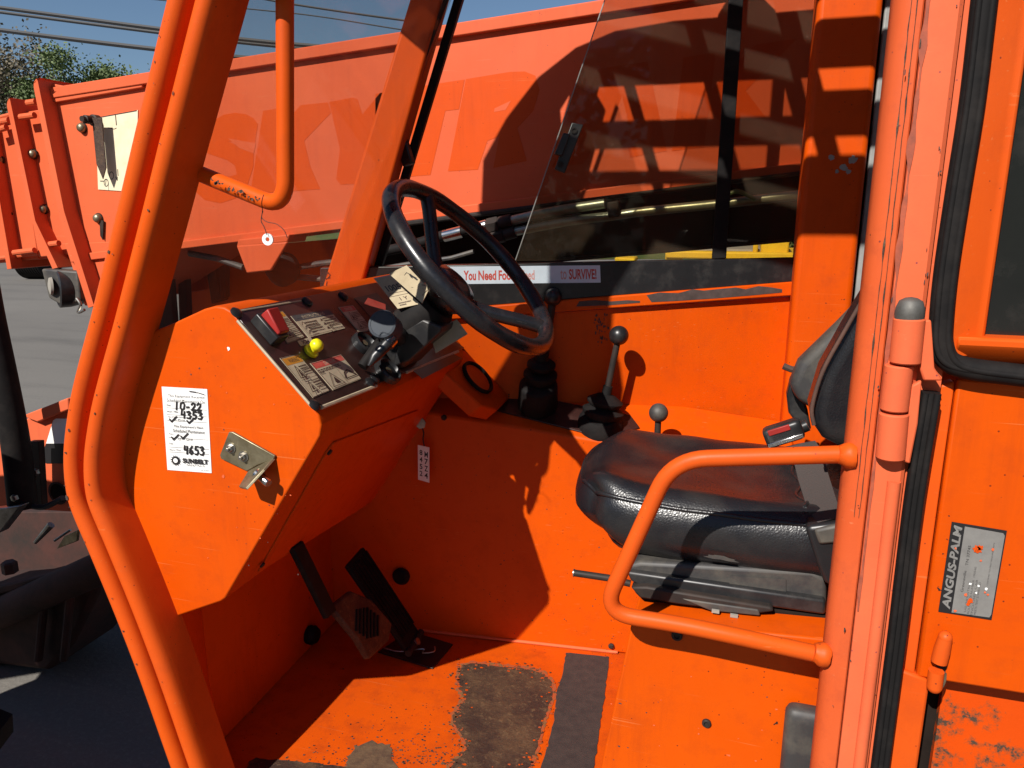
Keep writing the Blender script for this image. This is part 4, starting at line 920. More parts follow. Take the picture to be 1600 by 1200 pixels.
for (u, v, y) in ((130,200,YB),(155,341,YB),(53,241,2.03),(69,327,2.03),(1,250,2.06),(14,334,2.06)):
    mb = MB(); p = PY(u, v, y); mb.lathe([(.017,-.002),(.017,.004)], p, (0,-1,0), 'dark_steel', 20); mb.lathe([(.0145,.004),(.0145,.010),(.011,.016),(.004,.019)], p, (0,-1,0), 'zinc', 20); mb.build('wear_pad_bolt', boom, smooth=50)
mb = MB(); mb.prism([PY(u,v,YB-.004) for u,v in ((157,343),(163,345),(162,375),(158,368))], (0,-.004,0), 'dark_steel'); mb.build('bolt_tab', boom)
# angle indicator card and pendulum
cd4 = Card(*[PY(u, v, YB-.0005) for u, v in ((150,184),(216,172),(214,300),(154,296))], 'card_cream', thick=.002)
cd4.line([(.22,.86),(.20,.93)],.012,'ink'); 
for cx, cy in ((.22,.90),(.36,.80)): cd4.line([(cx+math.cos(a)*.055, cy+math.sin(a)*.05) for a in [i*math.pi/6 for i in range(13)]], .012, 'ink')
cd4.line([(.07,.88),(.16,.88)],.012,'ink'); cd4.line([(.52,.72),(.53,.80)],.014,'ink'); cd4.line([(.47,.82),(.51,.86),(.51,.82)],.014,'ink'); cd4.line([(.28,.90),(.28,1)],.006,'ink')
cd4.line([(.48,.02),(.50,.14)],.016,'brown_worn'); cd4.line([(.30,.16),(.44,.19),(.50,.18)],.008,'brown_worn')
cd4.rect(.02,.0,.98,.012,'ink')
o = cd4.mb.build('angle_card', boom); o['label'] = 'cream boom angle card on the boom side'
mb = MB(); mb.prism([PY(u, v, YB-.03) for u, v in ((145,184),(160,184),(167,262),(162,280),(152,256))], (0,-.004,0), 'brown_worn'); pn = mb.build('pendulum_pointer', boom, bevel=.001)
p = PY(153,189,YB); mb = MB(); mb.lathe([(.018,0),(.018,.02),(.013,.022),(.013,.05),(.009,.052),(.009,.062)], p, (0,-1,0), 'dark_steel', 16); mb.build('pendulum_bolt', boom)
# plate and fittings hanging under the boom, behind the windshield
bp_([(369,384),(449,378),(423,423),(385,427)], 1.93, .012, 'boom_paint', 'hanging_plate')
bp_([(372,374),(452,366),(449,379),(369,386)], 1.96, .10, 'boom_paint', 'plate_bracket')
mb = MB(); p = PY(442,420,2.02); mb.lathe([(.05,-.02),(.055,.01),(.03,.05),(.01,.06)], p, (0,-1,0), 'rubber', 24); mb.build('pivot_cap', boom)
for P in ([(296,396),(340,404),(380,418)], [(450,420),(500,412),(560,405)], [(452,432),(505,436),(560,440)]):
    mb = MB(); mb.tube([PY(u, v, 2.05) for u, v in P], .010, 'dusty_plastic', 10); mb.build('hydraulic_hose', boom)
# hydraulic pipes along the lower boom edge
pth = smooth_path([PY(u, v, 1.90) for u, v in ((560,400),(620,385),(700,366),(760,351),(800,343),(850,333),(950,320),(1050,312),(1290,288))], 5)
mb = MB(); mb.tube([PY(560,402,1.90), PY(640,384,1.90), PY(700,366,1.90)], .014, 'rubber', 12); mb.build('hydraulic_hose', boom)
mb = MB(); mb.tube([PY(694,369,1.90), PY(722,362,1.90)], .016, 'chrome', 14); mb.build('hose_ferrule', boom)
mb = MB(); mb.tube([PY(720,362,1.90), PY(768,348,1.90)], .012, 'rubber', 12); mb.build('hydraulic_hose', boom)
for (a, b, r, m) in (((744,357),(762,352),.016,'chrome'),((762,354),(780,350),.021,'dark_steel'),((780,349),(800,344),.017,'dark_steel'),((768,371),(788,367),.020,'dark_steel'),((788,367),(806,362),.016,'dark_steel')):
    mb = MB(); x, y = PY(*a, 1.90), PY(*b, 1.90); mb.lathe([(r*.92,0),(r,.003),(r,(y-x).length-.003),(r*.92,(y-x).length)], x, y-x, m, 6 if r > .0195 else 18); mb.build('pipe_fitting', boom)
mb = MB(); mb.tube(smooth_path([PY(u, v, 1.90) for u, v in ((798,345),(860,331),(945,318))], 5), .0125, 'pipe_green', 14); mb.build('hydraulic_pipe', boom, smooth=60)
mb = MB(); mb.tube(smooth_path([PY(u, v, 1.90) for u, v in ((800,363),(850,353),(900,344),(960,337),(1010,330),(1120,319),(1300,299))], 5), .0115, 'pipe_green', 14); mb.build('hydraulic_pipe', boom, smooth=60)
bp_([(948,316),(966,313),(968,338),(950,341)], 1.875, .03, 'dark_steel', 'pipe_clamp')
mb = MB(); mb.tube(smooth_path([PY(u, v, 1.88) for u, v in ((1136,304),(1150,299),(1162,302),(1180,312))], 5), .005, 'green_hose', 8); mb.build('green_hose', boom)
bp_([(580,352),(1290,262),(1290,268),(580,360)], 1.97, .05, 'dark_steel', 'pipe_channel')
mb = MB(); mb.tube([PY(560,425,1.92), PY(640,412,1.92), PY(705,403,1.92), PY(740,393,1.92)], .006, 'dusty_plastic', 8); mb.build('thin_cable', boom)
# dark lift frame under the boom
fr_ = thing('boom_lift_frame', 'dark steel frame in shadow under the boom, behind the far window', 'frame', (-.2, 2.3, 0))
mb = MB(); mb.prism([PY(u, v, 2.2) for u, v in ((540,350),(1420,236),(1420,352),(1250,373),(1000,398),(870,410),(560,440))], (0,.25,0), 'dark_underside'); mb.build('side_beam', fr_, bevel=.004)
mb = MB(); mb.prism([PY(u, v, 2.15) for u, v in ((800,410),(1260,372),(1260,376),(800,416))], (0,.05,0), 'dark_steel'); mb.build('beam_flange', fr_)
# far side chassis seen through the windshield under the boom
ch = thing('telehandler_chassis', 'orange telehandler chassis and front frame in shadow ahead of the cab', 'chassis', (-1.6, 1.9, .4))
def chp(px, y, dep, m, name, bevel=.004):
    mb = MB(); mb.prism([PY(u, v, y) for u, v in px], (0, dep, 0), m); return mb.build(name, ch, bevel=bevel)
chp([(285,394),(560,370),(600,560),(290,560)], 2.5, .05, 'orange_frame', 'far_fender')
chp([(318,396),(332,394),(345,470),(330,475)], 2.42, .05, 'dark_steel', 'fender_brace'); chp([(342,394),(352,393),(352,465),(344,470)], 2.40, .03, 'dark_steel', 'fender_brace')
chp([(276,380),(288,384),(294,520),(280,520)], 2.3, .03, 'axle_paint', 'upright')
chp([(240,392),(262,390),(272,520),(244,520)], 2.2, .03, 'dark_steel', 'upright')
# work light under the boom end
wl = thing('work_light', 'round black work light under the left boom end', 'lamp', PY(95,455,1.98))
mb = MB(); c = PY(98,452,1.98); dv = V((-.55,-.8,.05)).normalized(); mb.lathe([(.030,-.075),(.050,-.06),(.060,-.02),(.062,.012),(.055,.016),(.050,.010)], c, dv, 'plastic', 26); lh = mb.build('lamp_housing', wl, smooth=50)
mb = MB(); mb.lathe([(.030,.008),(.028,.016),(.012,.020)], PY(86,447,1.975), dv, 'concrete', 24); mb.build('lens', wl, smooth=50)
mb = MB(); mb.prism([PY(u,v,1.97) for u,v in ((64,420),(120,424),(126,470),(100,480),(76,466))], (0,.05,0), 'dusty_plastic'); mb.build('lamp_bracket', wl, bevel=.006)
mb = MB(); mb.tube(smooth_path([PY(u,v,1.96) for u,v in ((120,466),(126,476),(122,488),(132,484))], 5), .005, 'steel', 8); mb.build('cable_clip', wl)
# front frame with its decal, black cylinder
YF = 1.62
chp([(-60,676),(12,668),(100,628),(110,640),(110,800),(-60,790)], YF, .10, 'coral', 'front_frame_plate')
chp([(34,650),(105,622),(108,640),(58,660)], YF-.02, .16, 'coral', 'frame_top_edge')
c = Card(*[PY(u, v, YF-.001) for u, v in ((80,654),(118,654),(118,724),(66,724))], None)
c.poly([(.0+.1,.04),(.2,0),(1,0),(1,.55),(-.0,.55)], 'white_marking'); c.poly([(-.0,.55),(1,.55),(1,1),(.12,1),(-.02,.9),(-.06,.75)], 'ink'); c.mb.build('clearance_decal', ch)['label'] = 'white and black block decal on the front frame'
mb = MB(); p = PY(92,770,YF-.002); mb.lathe([(.034,0),(.036,.004),(.030,.004),(.029,.001)], p, (0,-1,0), 'axle_paint', 26); mb.lathe([(.029,.0012),(.029,.0016)], p, (0,-1,0), 'dark_underside', 26); mb.build('frame_port', ch)
cyl = thing('hydraulic_cylinder', 'thick black hydraulic cylinder sleeve at the left edge', 'cylinder', PY(30,780,1.5))
mb = MB(); mb.tube(smooth_path([PY(u, v, 1.50) for u, v in ((-22,440),(-12,500),(8,600),(24,690),(36,790))], 6), [.030 + .008*i/24 for i in range(25)], 'rubber', 20); mb.build('sleeve', cyl, smooth=60)
mb = MB(); mb.prism([PY(u,v,1.56) for u,v in ((44,690),(60,690),(66,790),(46,792))], (0,.02,0), 'dark_steel'); mb.build('guard_strip', cyl, bevel=.002)
for u, v in ((25,777),(58,737)): 
    mb = MB(); mb.lathe([(.011,0),(.012,.004),(.010,.010),(.005,.012)], PY(u,v,1.47 if u < 40 else 1.55), (0,-1,0), 'steel', 6); mb.build('bolt', cyl)
mb = MB(); mb.tube(smooth_path([PY(u,v,1.5) for u,v in ((34,782),(48,790),(70,792),(98,778))], 5), .008, 'cable', 8); mb.build('lead', cyl)
# axle and front wheel in shadow
YA = 1.75
mb = MB(); mb.prism([PY(u,v,YA+.02) for u,v in ((-80,960),(150,900),(150,930),(110,1010),(75,1050),(0,1040),(-80,1060))], (0,.3,0), 'axle_paint'); ax = mb.build('front_axle', ch, bevel=.02)
mb = MB(); mb.tube([PY(-120,1010,YA), PY(0,958,YA), PY(140,895,YA), PY(260,845,YA)], .055, 'axle_paint', 18); mb.build('housing_ridge', ax)
mb = MB(); mb.prism([PY(-60,930,YA), PY(150,880,YA), PY(150,868,YA+.5), PY(-60,880,YA+.5)], (0,0,-.03), 'axle_paint'); mb.build('spring_plate', ax, bevel=.006)
for u, v in ((15,886),(66,918),(100,900),(130,896)): 
    mb = MB(); p = PY(u,v,YA+.06); mb.lathe([(.026,-.02),(.026,.016),(.020,.022)], p, (0,0,1), 'rust', 6); mb.build('bolt', ax)
for u in (60,100): 
    mb = MB(); a, b = PY(u+10,930,YA-.01), PY(u,1030,YA-.01); mb.tube([a,b], .014, 'axle_paint', 10); mb.build('rib', ax)
mb = MB(); mb.tube([PY(55,848,1.7), PY(80,820,1.72)], [.006,.012], 'steel', 10); mb.build('grease_fitting', ax)
mb = MB(); mb.tube([PY(85,845,1.75), PY(110,828,1.77)], .004, 'steel', 8); mb.build('thin_rod', ax)
mb = MB(); mb.prism([PY(u,v,1.72) for u,v in ((88,858),(100,838),(122,828),(120,846))], (0,.01,0), 'zinc'); mb.build('clip_plate', ax, bevel=.002)
chp([(-40,800),(33,790),(0,832),(-40,850)], 1.45, .03, 'steel', 'step_plate'); chp([(-60,800),(150,800),(150,905),(-60,935)], 2.05, .1, 'axle_paint', 'dark_frame_rail')
WC = V((-2.02, .80, .62))
mb = MB(); mb.lathe([(.30,-.17),(.40,-.19),(.56,-.185),(.60,-.15),(.62,0),(.60,.15),(.56,.185),(.40,.19),(.30,.17)], WC, (0,1,0), 'rubber', 48); wh = mb.build('front_wheel', ch, smooth=40)
mb = MB(); 
for k in range(22):
    for s in (-1, 1):
        a = 2*math.pi*(k+(.5 if s > 0 else 0))/22; d0 = V((math.cos(a),0,math.sin(a))); d1 = V((math.cos(a+.14),0,math.sin(a+.14)))
        p0 = WC + d0*.612 + V((0,s*.01,0)); p1 = WC + d1*.60 + V((0,s*.185,0)); w_ = V((-d0.z,0,d0.x))*.022
        mb.prism([p0-w_, p0+w_, p1+w_, p1-w_], d0*.035, 'rubber')
mb.build('tread_lugs', wh)
mb = MB(); mb.lathe([(.06,-.12),(.20,-.10),(.28,-.15),(.30,-.16),(.30,.16),(.28,.15),(.05,.1)], WC, (0,1,0), 'axle_paint', 36); mb.build('rim', wh)

mb = MB(); P = []; Q = []  # unseen fender added out of view to keep the axle in shade
for k in range(13):
    a = math.radians(58 + 97*k/12); P.append(WC + V((math.cos(a)*.86 - .18, -.27, math.sin(a)*.76))); Q.append(P[-1] + V((0,.52,0)))
n_ = len(P); up_ = V((0,0,.012))
mb.add(P+Q+[p+up_ for p in P]+[p+up_ for p in Q], [[i,i+1,n_+i+1,n_+i] for i in range(n_-1)]+[[2*n_+i,3*n_+i,3*n_+i+1,2*n_+i+1] for i in range(n_-1)]+[[i,2*n_+i,2*n_+i+1,i+1] for i in range(n_-1)]+[[n_+i,n_+i+1,3*n_+i+1,3*n_+i] for i in range(n_-1)], 'coral'); mb.build('shade_fender', ch)
# ================================================================== SEAT
seat = thing('driver_seat', 'black vinyl driver seat on an orange pedestal', 'seat', (.0, 1.21, 1.0))
SY0, SY1 = .985, 1.345; yc = (SY0+SY1)/2
fx = PY(896, 815, 1.12).x; bx_ = .30
zt_n = PY(1150, 792, SY0+.02).z; zb_n = PY(1150, 893, SY0+.02).z
def cush(p, q):
    fr = max(0, -q.x)                                   # rounded nose
    p = p.copy(); p.y *= 1 - .16*fr**4; p.x += .035*fr**2*(q.y*q.y)
    if q.z > .2: 
        dish = (1-q.y*q.y)**1.0*(1-min(1, abs(q.x-.15))**4)
        p.z -= .022*dish*max(0, q.z)
        p.z += .004*noise.noise((p.x*9, p.y*9, 1.0))
        p.z += .006*math.exp(-((q.y+.82)/.12)**2)
    p.z += .003*noise.noise((p.x*14, p.y*14, p.z*14))
    if q.z < 0: p.x += .03*fr*(-q.z)
    p.z += -.004*q.x
    return p
mb = MB(); mb.rbox(((fx+bx_)/2, yc, (zt_n+zb_n)/2-.002), (bx_-fx, SY1-SY0, zt_n-zb_n+.012), .058, 'vinyl', n=(34,30,14), fn=cush); cu = mb.build('seat_cushion', seat, smooth=80)
# centre welt of the cushion
pth = []
zc = zt_n + .022
for u, v in ((1005,785),(1060,781),(1130,786),(1200,790),(1260,792)): p = PY(u, v, SY0+.055); pth.append(V((p.x, p.y, p.z)))
hx_, hy_, hz_ = (bx_-fx)/2, (SY1-SY0)/2, (zt_n-zb_n+.012)/2; cc = V(((fx+bx_)/2, yc, (zt_n+zb_n)/2-.002))
def cpt(q, lift=.0):
    h = V((hx_, hy_, hz_)); r = .058; p = V((q.x*h.x, q.y*h.y, q.z*h.z)); inn = V([max(-(h[a]-r), min(h[a]-r, p[a])) for a in range(3)]); d = p-inn
    if d.length > 1e-9: p = inn + d.normalized()*(r+lift)
    return cc + cush(p, q)
loop = [V((1-2*k/30, -.97, .80)) for k in range(31)] + [V((-.985, -.97+1.94*k/20, .80)) for k in range(1, 21)] + [V((-1+2*k/30, .97, .80)) for k in range(1, 31)]
mb = MB(); mb.tube([cpt(q) for q in loop], .0034, 'vinyl', 8); mb.build('piping', cu, smooth=80)
for f0 in (.25,):
    mb = MB(); mb.tube([cpt(V((f0+.02*math.sin(k*.7), -.80+1.6*k/24, 1.0))) for k in range(25)], .0026, 'vinyl', 8); mb.build('seam', cu, smooth=80)
# tear in the side of the cushion
mb = MB(); flake(mb, PY(1127,872,SY0-.0022), V((1,0,-.05)), V((0,0,1)), .012, 'dusty_plastic', 4, n=26, sx=2.0, sy=.26, jag=.35); mb.build('vinyl_tear', cu)
# seat base shell
mb = MB(); mb.prism([PY(u, v, SY0+.01) for u, v in ((975,884),(985,908),(1010,922),(1292,962),(1292,905),(1270,893),(1000,878))], (0,.40,0), 'dusty_plastic'); sb_ = mb.build('seat_base', seat, bevel=.006, seg=3)
mb = MB(); mb.prism([PY(u, v, SY0-.001) for u, v in ((978,893),(1290,938),(1290,962),(1005,921),(985,908))], (0,.39,0), 'plastic'); mb.build('seat_slide_cover', seat, bevel=.004)
mb = MB(); mb.prism([PY(u, v, SY0-.012) for u, v in ((985,918),(1010,917),(1205,949),(1210,956),(1180,960),(1060,945),(1000,935))], (0,.02,0), 'dark_steel'); mb.build('slide_rail', seat, bevel=.003)
mb = MB(); mb.prism([PY(u, v, SY0-.014) for u, v in ((1065,936),(1185,953),(1188,963),(1110,955))], (0,.012,0), 'dusty_plastic'); mb.build('slide_plate', seat, bevel=.002)
mb = MB(); mb.prism([PY(u, v, SY0+.004) for u, v in ((990,925),(1292,962),(1292,985),(1100,968),(1010,945))], (0,.36,0), 'dark_underside'); mb.build('slide_underframe', seat, bevel=.003)
for u, v in ((1118,955),(1147,962)): 
    mb = MB(); mb.box(PY(u,v,SY0-.018), (.010,.004,.004), 'concrete'); mb.build('rail_tab', seat)
c_ = Card(*[PY(u, v, SY0+.0082) for u, v in ((1140,900),(1228,905),(1228,930),(1140,923))], 'dusty_plastic'); c_.mb.build('base_label', seat)
mb = MB(); mb.tube([PY(896,895,1.02), PY(950,903,1.02), PY(985,912,1.02)], .0052, 'dark_steel', 12); mb.tube([PY(896,895,1.02), PY(897.5,895.2,1.02)], .0060, 'steel', 12); mb.build('adjust_lever', seat)
# rear corner shield of the seat
mb = MB(); mb.prism([PY(u, v, SY0-.012) for u, v in ((1258,825),(1268,822),(1330,815),(1330,930),(1288,912),(1276,880))], (0,.04,0), 'plastic'); mb.build('side_shield', seat, bevel=.006, seg=3)
mb = MB(); mb.prism([PY(u, v, SY0-.016) for u, v in ((1272,828),(1330,816),(1330,848),(1280,852))], (0,.02,0), 'dusty_plastic'); mb.build('shield_edge', seat, bevel=.004)
# backrest: near wing, far wing, hollow middle
mb = MB(); mb.prism([PY(u,v,1.02) for u,v in ((1266,640),(1270,664),(1286,688),(1314,702),(1400,707),(1440,430),(1405,395),(1362,446),(1322,512),(1284,580))], (0,.075,0), 'vinyl'); bk = mb.build('backrest', seat, bevel=.022, seg=6, smooth=80)
mb = MB(); mb.prism([PY(u,v,1.10) for u,v in ((1320,640),(1330,690),(1400,700),(1460,430),(1425,420),(1370,520))], (0,.28,0), 'vinyl'); mb.build('backrest_centre', seat, bevel=.02, seg=4, smooth=80)
mb = MB(); mb.prism([PY(u,v,1.36) for u,v in ((1234,600),(1243,626),(1268,640),(1390,645),(1390,430),(1362,452),(1310,506),(1248,566))], (0,.05,0), 'dusty_plastic'); mb.build('far_bolster', seat, bevel=.020, seg=6, smooth=80)
mb = MB(); mb.tube(smooth_path([PY(u,v,1.018) for u,v in ((1352,462),(1322,514),(1286,580),(1269,636),(1272,664))], 5), .0028, 'rust', 8); mb.build('backrest_piping', seat, smooth=80)
mb = MB(); mb.prism([PY(u,v,1.40) for u,v in ((1236,590),(1246,600),(1262,640),(1268,672),(1252,672),(1232,645),(1229,618))], (0,.03,0), 'plastic'); mb.build('recliner_arm', seat, bevel=.004)
mb = MB(); mb.tube([PY(1224,572,1.42), PY(1236,577,1.42), PY(1248,578,1.42)], .006, 'rust', 8); mb.build('recliner_lever', seat)
# belt
belt = thing('seat_belt', 'dark seat belt with red buckle lying on the seat', 'seat belt', PY(1240,680,1.25))
def band(px, ys, wpx, name, m='webbing'):
    L = [PY(u-wpx/2, v+wpx*.12, y) for (u, v), y in zip(px, ys)]; R_ = [PY(u+wpx/2, v-wpx*.12, y) for (u, v), y in zip(px, ys)]
    mb = MB(); n = len(px); th = V((0,-.003,.002)); vs = L+R_+[x+th for x in L]+[x+th for x in R_]; fs = []
    for i in range(n-1): fs += [[i,i+1,n+i+1,n+i],[2*n+i,3*n+i,3*n+i+1,2*n+i+1],[i,2*n+i,2*n+i+1,i+1],[n+i,n+i+1,3*n+i+1,3*n+i]]
    mb.add(vs, fs, m); return mb.build(name, belt)
band([(1222,700),(1250,695),(1262,712),(1270,745),(1284,790),(1300,812)], [1.22,1.20,1.17,1.12,1.03,.985], 46, 'webbing')
bc = PY(1224,676,1.22); Rb = Matrix.Rotation(math.radians(-24),3,'Y') 
mb = MB(); mb.rbox(bc, (.060,.030,.032), .007, 'plastic', Rb, n=(8,6,6)); bu = mb.build('buckle', belt, smooth=60)
mb = MB(); mb.box(bc + Rb @ V((-.004,-.015,.010)), (.034,.004,.009), 'red', Rb); mb.build('release_button', bu, bevel=.001)
mb = MB(); mb.box(bc + Rb @ V((.0,-.016,-.009)), (.056,.004,.007), 'chrome', Rb); mb.build('buckle_plate', bu, bevel=.001)
mb = MB(); mb.tube([PY(1248,670,1.25), PY(1262,664,1.25)], .010, 'plastic', 12); mb.build('buckle_stalk', belt)

# ================================================================== STEERING
sa = V((.73,0,.68)).normalized(); sd = V((.68,0,-.73)).normalized(); sy = V((0,1,0)); SR = .176
wcn = PY(739, 416, 1.20)
stw = thing('steering_wheel', 'black three-spoke steering wheel above the dashboard', 'steering wheel', wcn)
mb = MB(); N = 64; P = [wcn + sd*(SR*math.cos(2*math.pi*k/N)) + sy*(SR*math.sin(2*math.pi*k/N)) for k in range(N)]
mb.tube(P, [.0146+.0005*math.cos(24*math.pi*k/N) for k in range(N)], 'wheel_plastic', 16, closed=True); mb.build('rim', stw, smooth=80)
hub = wcn - sa*.055
for an in (math.radians(158), math.radians(28), math.radians(-92)):
    e = wcn + sd*(SR*math.cos(an)) + sy*(SR*math.sin(an)); k_ = (e-wcn).normalized()
    mb = MB(); mb.tube(smooth_path([e, e-k_*.03-sa*.012, hub+k_*.06-sa*.0, hub+k_*.02], 5), [.0125]*16, 'wheel_plastic', 12); mb.build('spoke', stw, smooth=80)
mb = MB(); mb.lathe([(.030,-.035),(.042,-.02),(.045,.0),(.040,.014),(.022,.020),(.004,.021)], hub, sa, 'wheel_plastic', 28); mb.build('hub', stw, smooth=60)
colm = thing('steering_column', 'black steering column with levers rising from the dashboard', 'steering column', PD(600,560))
cb = PD(618,556,-.02)
mb = MB(); mb.lathe([(.040,-.12),(.042,-.045),(.036,-.036)], hub, sa, 'rubber', 28); mb.build('upper_shroud', colm, smooth=50)
e = hub - sa*.10
mb = MB(); mb.tube([e, e.lerp(cb,.35), e.lerp(cb,.7), cb], [.036,.038,.034,.034], 'rubber', 20); mb.build('column_tube', colm, smooth=50)
cm = e.lerp(cb, .38)
mb = MB(); mb.rbox(cm, (.085,.10,.075), .018, 'plastic', Matrix.Rotation(math.radians(45),3,'Y'), n=(10,10,10)); mb.build('switch_housing', colm, smooth=60)
# big blue-grey knob facing the door
kn = PY(597,506,1.075)
mb = MB(); kd = (V((.16,-.92,.36))).normalized()
mb.lathe([(.016,-.085),(.016,-.045),(.023,-.042),(.024,-.004),(.0225,0),(.019,.0012),(.0185,.0004),(.002,.0006)], kn, kd, 'knob_blue', 32); mb.build('turn_knob', colm, smooth=35)
mb = MB(); mb.tube([kn-kd*.05, kn-kd*.12], .017, 'plastic', 18); mb.build('knob_shaft', colm)
s0, s1 = PY(566,573,1.06), PY(590,540,1.09)
mb = MB(); mb.tube([s0, s1, PY(612,520,1.15)], [.0085,.0095,.008], 'rubber', 12); mb.build('signal_lever', colm)
mb = MB(); mb.tube([PY(576,572,1.05), PY(585,558,1.06), PY(607,535,1.08)], [.003,.009,.0105], 'black_paint', 14); sl_ = mb.build('tilt_lever', colm, smooth=60)
mb = MB(); mb.tube([PY(604,538,1.078), PY(612,529,1.088)], .0125, 'chrome', 14); mb.build('lever_ferrule', sl_)
bx3 = PY(650,540,1.18)
mb = MB(); mb.prism([PY(u,v,1.16) for u,v in ((622,520),(660,498),(690,510),(688,520),(640,565),(612,575))], (0,.06,0), 'plastic'); mb.build('column_bracket', colm, bevel=.004)
# cardboard tags tied round the column
def tagcard(px, y, label, marks, dz=0.0):
    ys = y if isinstance(y, (list, tuple)) else [y]*4
    t = Card(*[PY(u, v, yy) for (u, v), yy in zip(px, ys)], 'paper_cream', thick=.0012); marks(t); o = t.mb.build('card_tag'); tag(o, label, 'tag', 'card tags on the steering column'); return o
def m1(t):
    t.text('10054', .16,.30,.92,.48,'ink',.02); t.rect(0,0,1,.03,'red_faded'); t.line([(.1,.55),(.95,.55)],.01,'ink_brown'); t.line([(.1,.64),(.95,.64)],.01,'ink_brown'); t.text('1 Y', .4,.70,.75,.80,'ink_brown',.02); t.scribble(.2,.84,.8,.96,2,'ink_brown',3)
def m2(t):
    t.line([(.40,.26),(.72,.20),(.90,.50)],.012,'ink'); t.line([(.45,.30),(.66,.52),(.78,.30),(.86,.56)],.03,'ink'); t.line([(.60,.72),(.72,.82),(.85,.76),(.98,.84)],.02,'ink_brown'); t.line([(.30,.60),(.50,.70)],.012,'ink'); t.line([(.38,.92),(.9,.98)],.012,'ink_brown')
def m3(t):
    t.scribble(.2,.30,.95,.42,1,'ink',3); t.line([(.1,.5),(.95,.5)],.012,'ink'); t.line([(.3,.2),(.3,.8)],.012,'ink'); t.scribble(.15,.6,.55,.8,2,'ink_brown',4)
tagcard([(584,435),(624,427),(654,476),(622,483)], [1.21,1.21,1.16,1.16], 'cream card tag marked 10054 standing on the dashboard', m1)
tagcard([(608,428),(636,415),(671,452),(660,474)], [1.17,1.17,1.12,1.12], 'cream card tag with pen drawing, overlapping the numbered tag', m2)
tagcard([(673,524),(714,499),(731,522),(681,552)], [1.20,1.22,1.22,1.19], 'cream card tag lying on the panel below the column', m3)
for u, v, y in ((631,453,1.19),(701,535,1.25)):
    pass
# ================================================================== LEVERS
def lever(label, kp, kr, base, boot, shaft_r, m_knob='black_paint', collarp=None):
    r = thing('control_lever', label, 'lever', base, 'control levers with round knobs')
    ax_ = (kp-base).normalized(); L = (kp-base).length
    mb = MB(); mb.ball(kp, kr, m_knob, 28, 18); mb.build('ball_knob', r, smooth=80)
    mb = MB(); mb.tube([base, kp-ax_*kr*.9], [shaft_r*1.15, shaft_r], 'dark_steel', 14); mb.build('shaft', r, smooth=60)
    if boot: 
        mb = MB(); 
        for prof_, ax2 in boot: mb.lathe(prof_, base, ax2, 'rubber', 30)
        mb.build('boot', r, smooth=50)
    return r
pb = PTT(840, 634, .004); k1 = PY(864, 464, pb.y+.012)
lever('tall lever with round black knob and tall boot beside the steering wheel', k1, .0195, pb, [
    ([(.043,0),(.0445,.004),(.042,.055),(.0415,.060),(.036,.064)], TUP),
    ([(.030,.060),(.033,.066),(.037,.076),(.037,.082),(.028,.088),(.022,.089),(.024,.094),(.031,.100),(.031,.106),(.022,.113),(.015,.115),(.013,.135)], (k1-pb).normalized()*.4+TUP*.6)], .0085)
pb2 = PTT(938, 662, .004); k2 = PY(967, 524, pb2.y+.004)
ax2 = (k2-pb2).normalized()
lever('middle lever with dark round knob and low pleated boot', k2, .0205, pb2, [
    ([(.050,-.004),(.048,.010),(.036,.026)], TUP),
    ([(.036,.012),(.044,.024),(.045,.031),(.034,.038),(.030,.040),(.038,.047),(.039,.053),(.022,.064),(.011,.068),(.010,.086),(.006,.087)], ax2)], .0068)
pb3 = PY(1026, 700, 1.50); k3 = PY(1029, 645, 1.50)
lever('short lever with grey ball knob behind the seat cushion', k3, .0195, V((pb3.x, pb3.y, pb3.z-.04)), None, .0065, 'dusty_plastic')
# ================================================================== PEDALS
ac = thing('accelerator_pedal', 'long ribbed black accelerator pedal on its floor plate', 'pedal', PZ(650,1015,FZ))
fp = [PZ(u, v, FZ+.004) for u, v in ((590,1018),(676,1044),(708,1006),(640,985))]
mb = MB(); mb.prism(fp, (0,0,-.0035), 'black_paint'); mb.build('floor_plate', ac, bevel=.001)
hinge = PZ(648, 1004, FZ+.03); topc = PX(556, 868, -.78)
pa = (topc-hinge).normalized(); pw = V((0,1,0)); pw = (pw - pa*pw.dot(pa)).normalized(); pn_ = pa.cross(pw); 
if pn_.x < 0: pn_ = -pn_
Lp = (topc-hinge).length
mb = MB(); mb.prism([hinge-pw*.036, hinge+pw*.036, topc+pw*.041, topc-pw*.041], -pn_*.012, 'rubber'); mb.build('pedal_plate', ac, bevel=.004)
for k in range(7):
    o_ = -.033 + .011*k; mb = MB(); mb.prism([hinge+pa*.03+pw*(o_-.0022), hinge+pa*.03+pw*(o_+.0022), topc-pa*.01+pw*(o_*1.1+.0022), topc-pa*.01+pw*(o_*1.1-.0022)], pn_*.003, 'rubber'); mb.build('tread_rib', ac)
mb = MB(); mb.tube([hinge-pw*.04, hinge+pw*.04], .008, 'dark_steel', 12); mb.lathe([(.008,0),(.008,.006)], hinge+pn_*.004, pn_, 'steel', 14); mb.build('pivot', ac)
mb = MB(); q = [PZ(600,1012,FZ+.008), PZ(625,1018,FZ+.008), hinge+V((.02,0,-.012)), PZ(660,1020,FZ+.008), PZ(678,1018,FZ+.008), PZ(679,1010,FZ+.014)]; mb.tube(smooth_path(q,4), .0016, 'steel', 6); mb.build('return_spring', ac)
bkp = thing('brake_pedal', 'worn brake pedal with rubber pad hanging from the dashboard', 'pedal', PX(570,980,-.70))
a_, b_ = PX(466, 850, -.74), PX(520, 960, -.71)
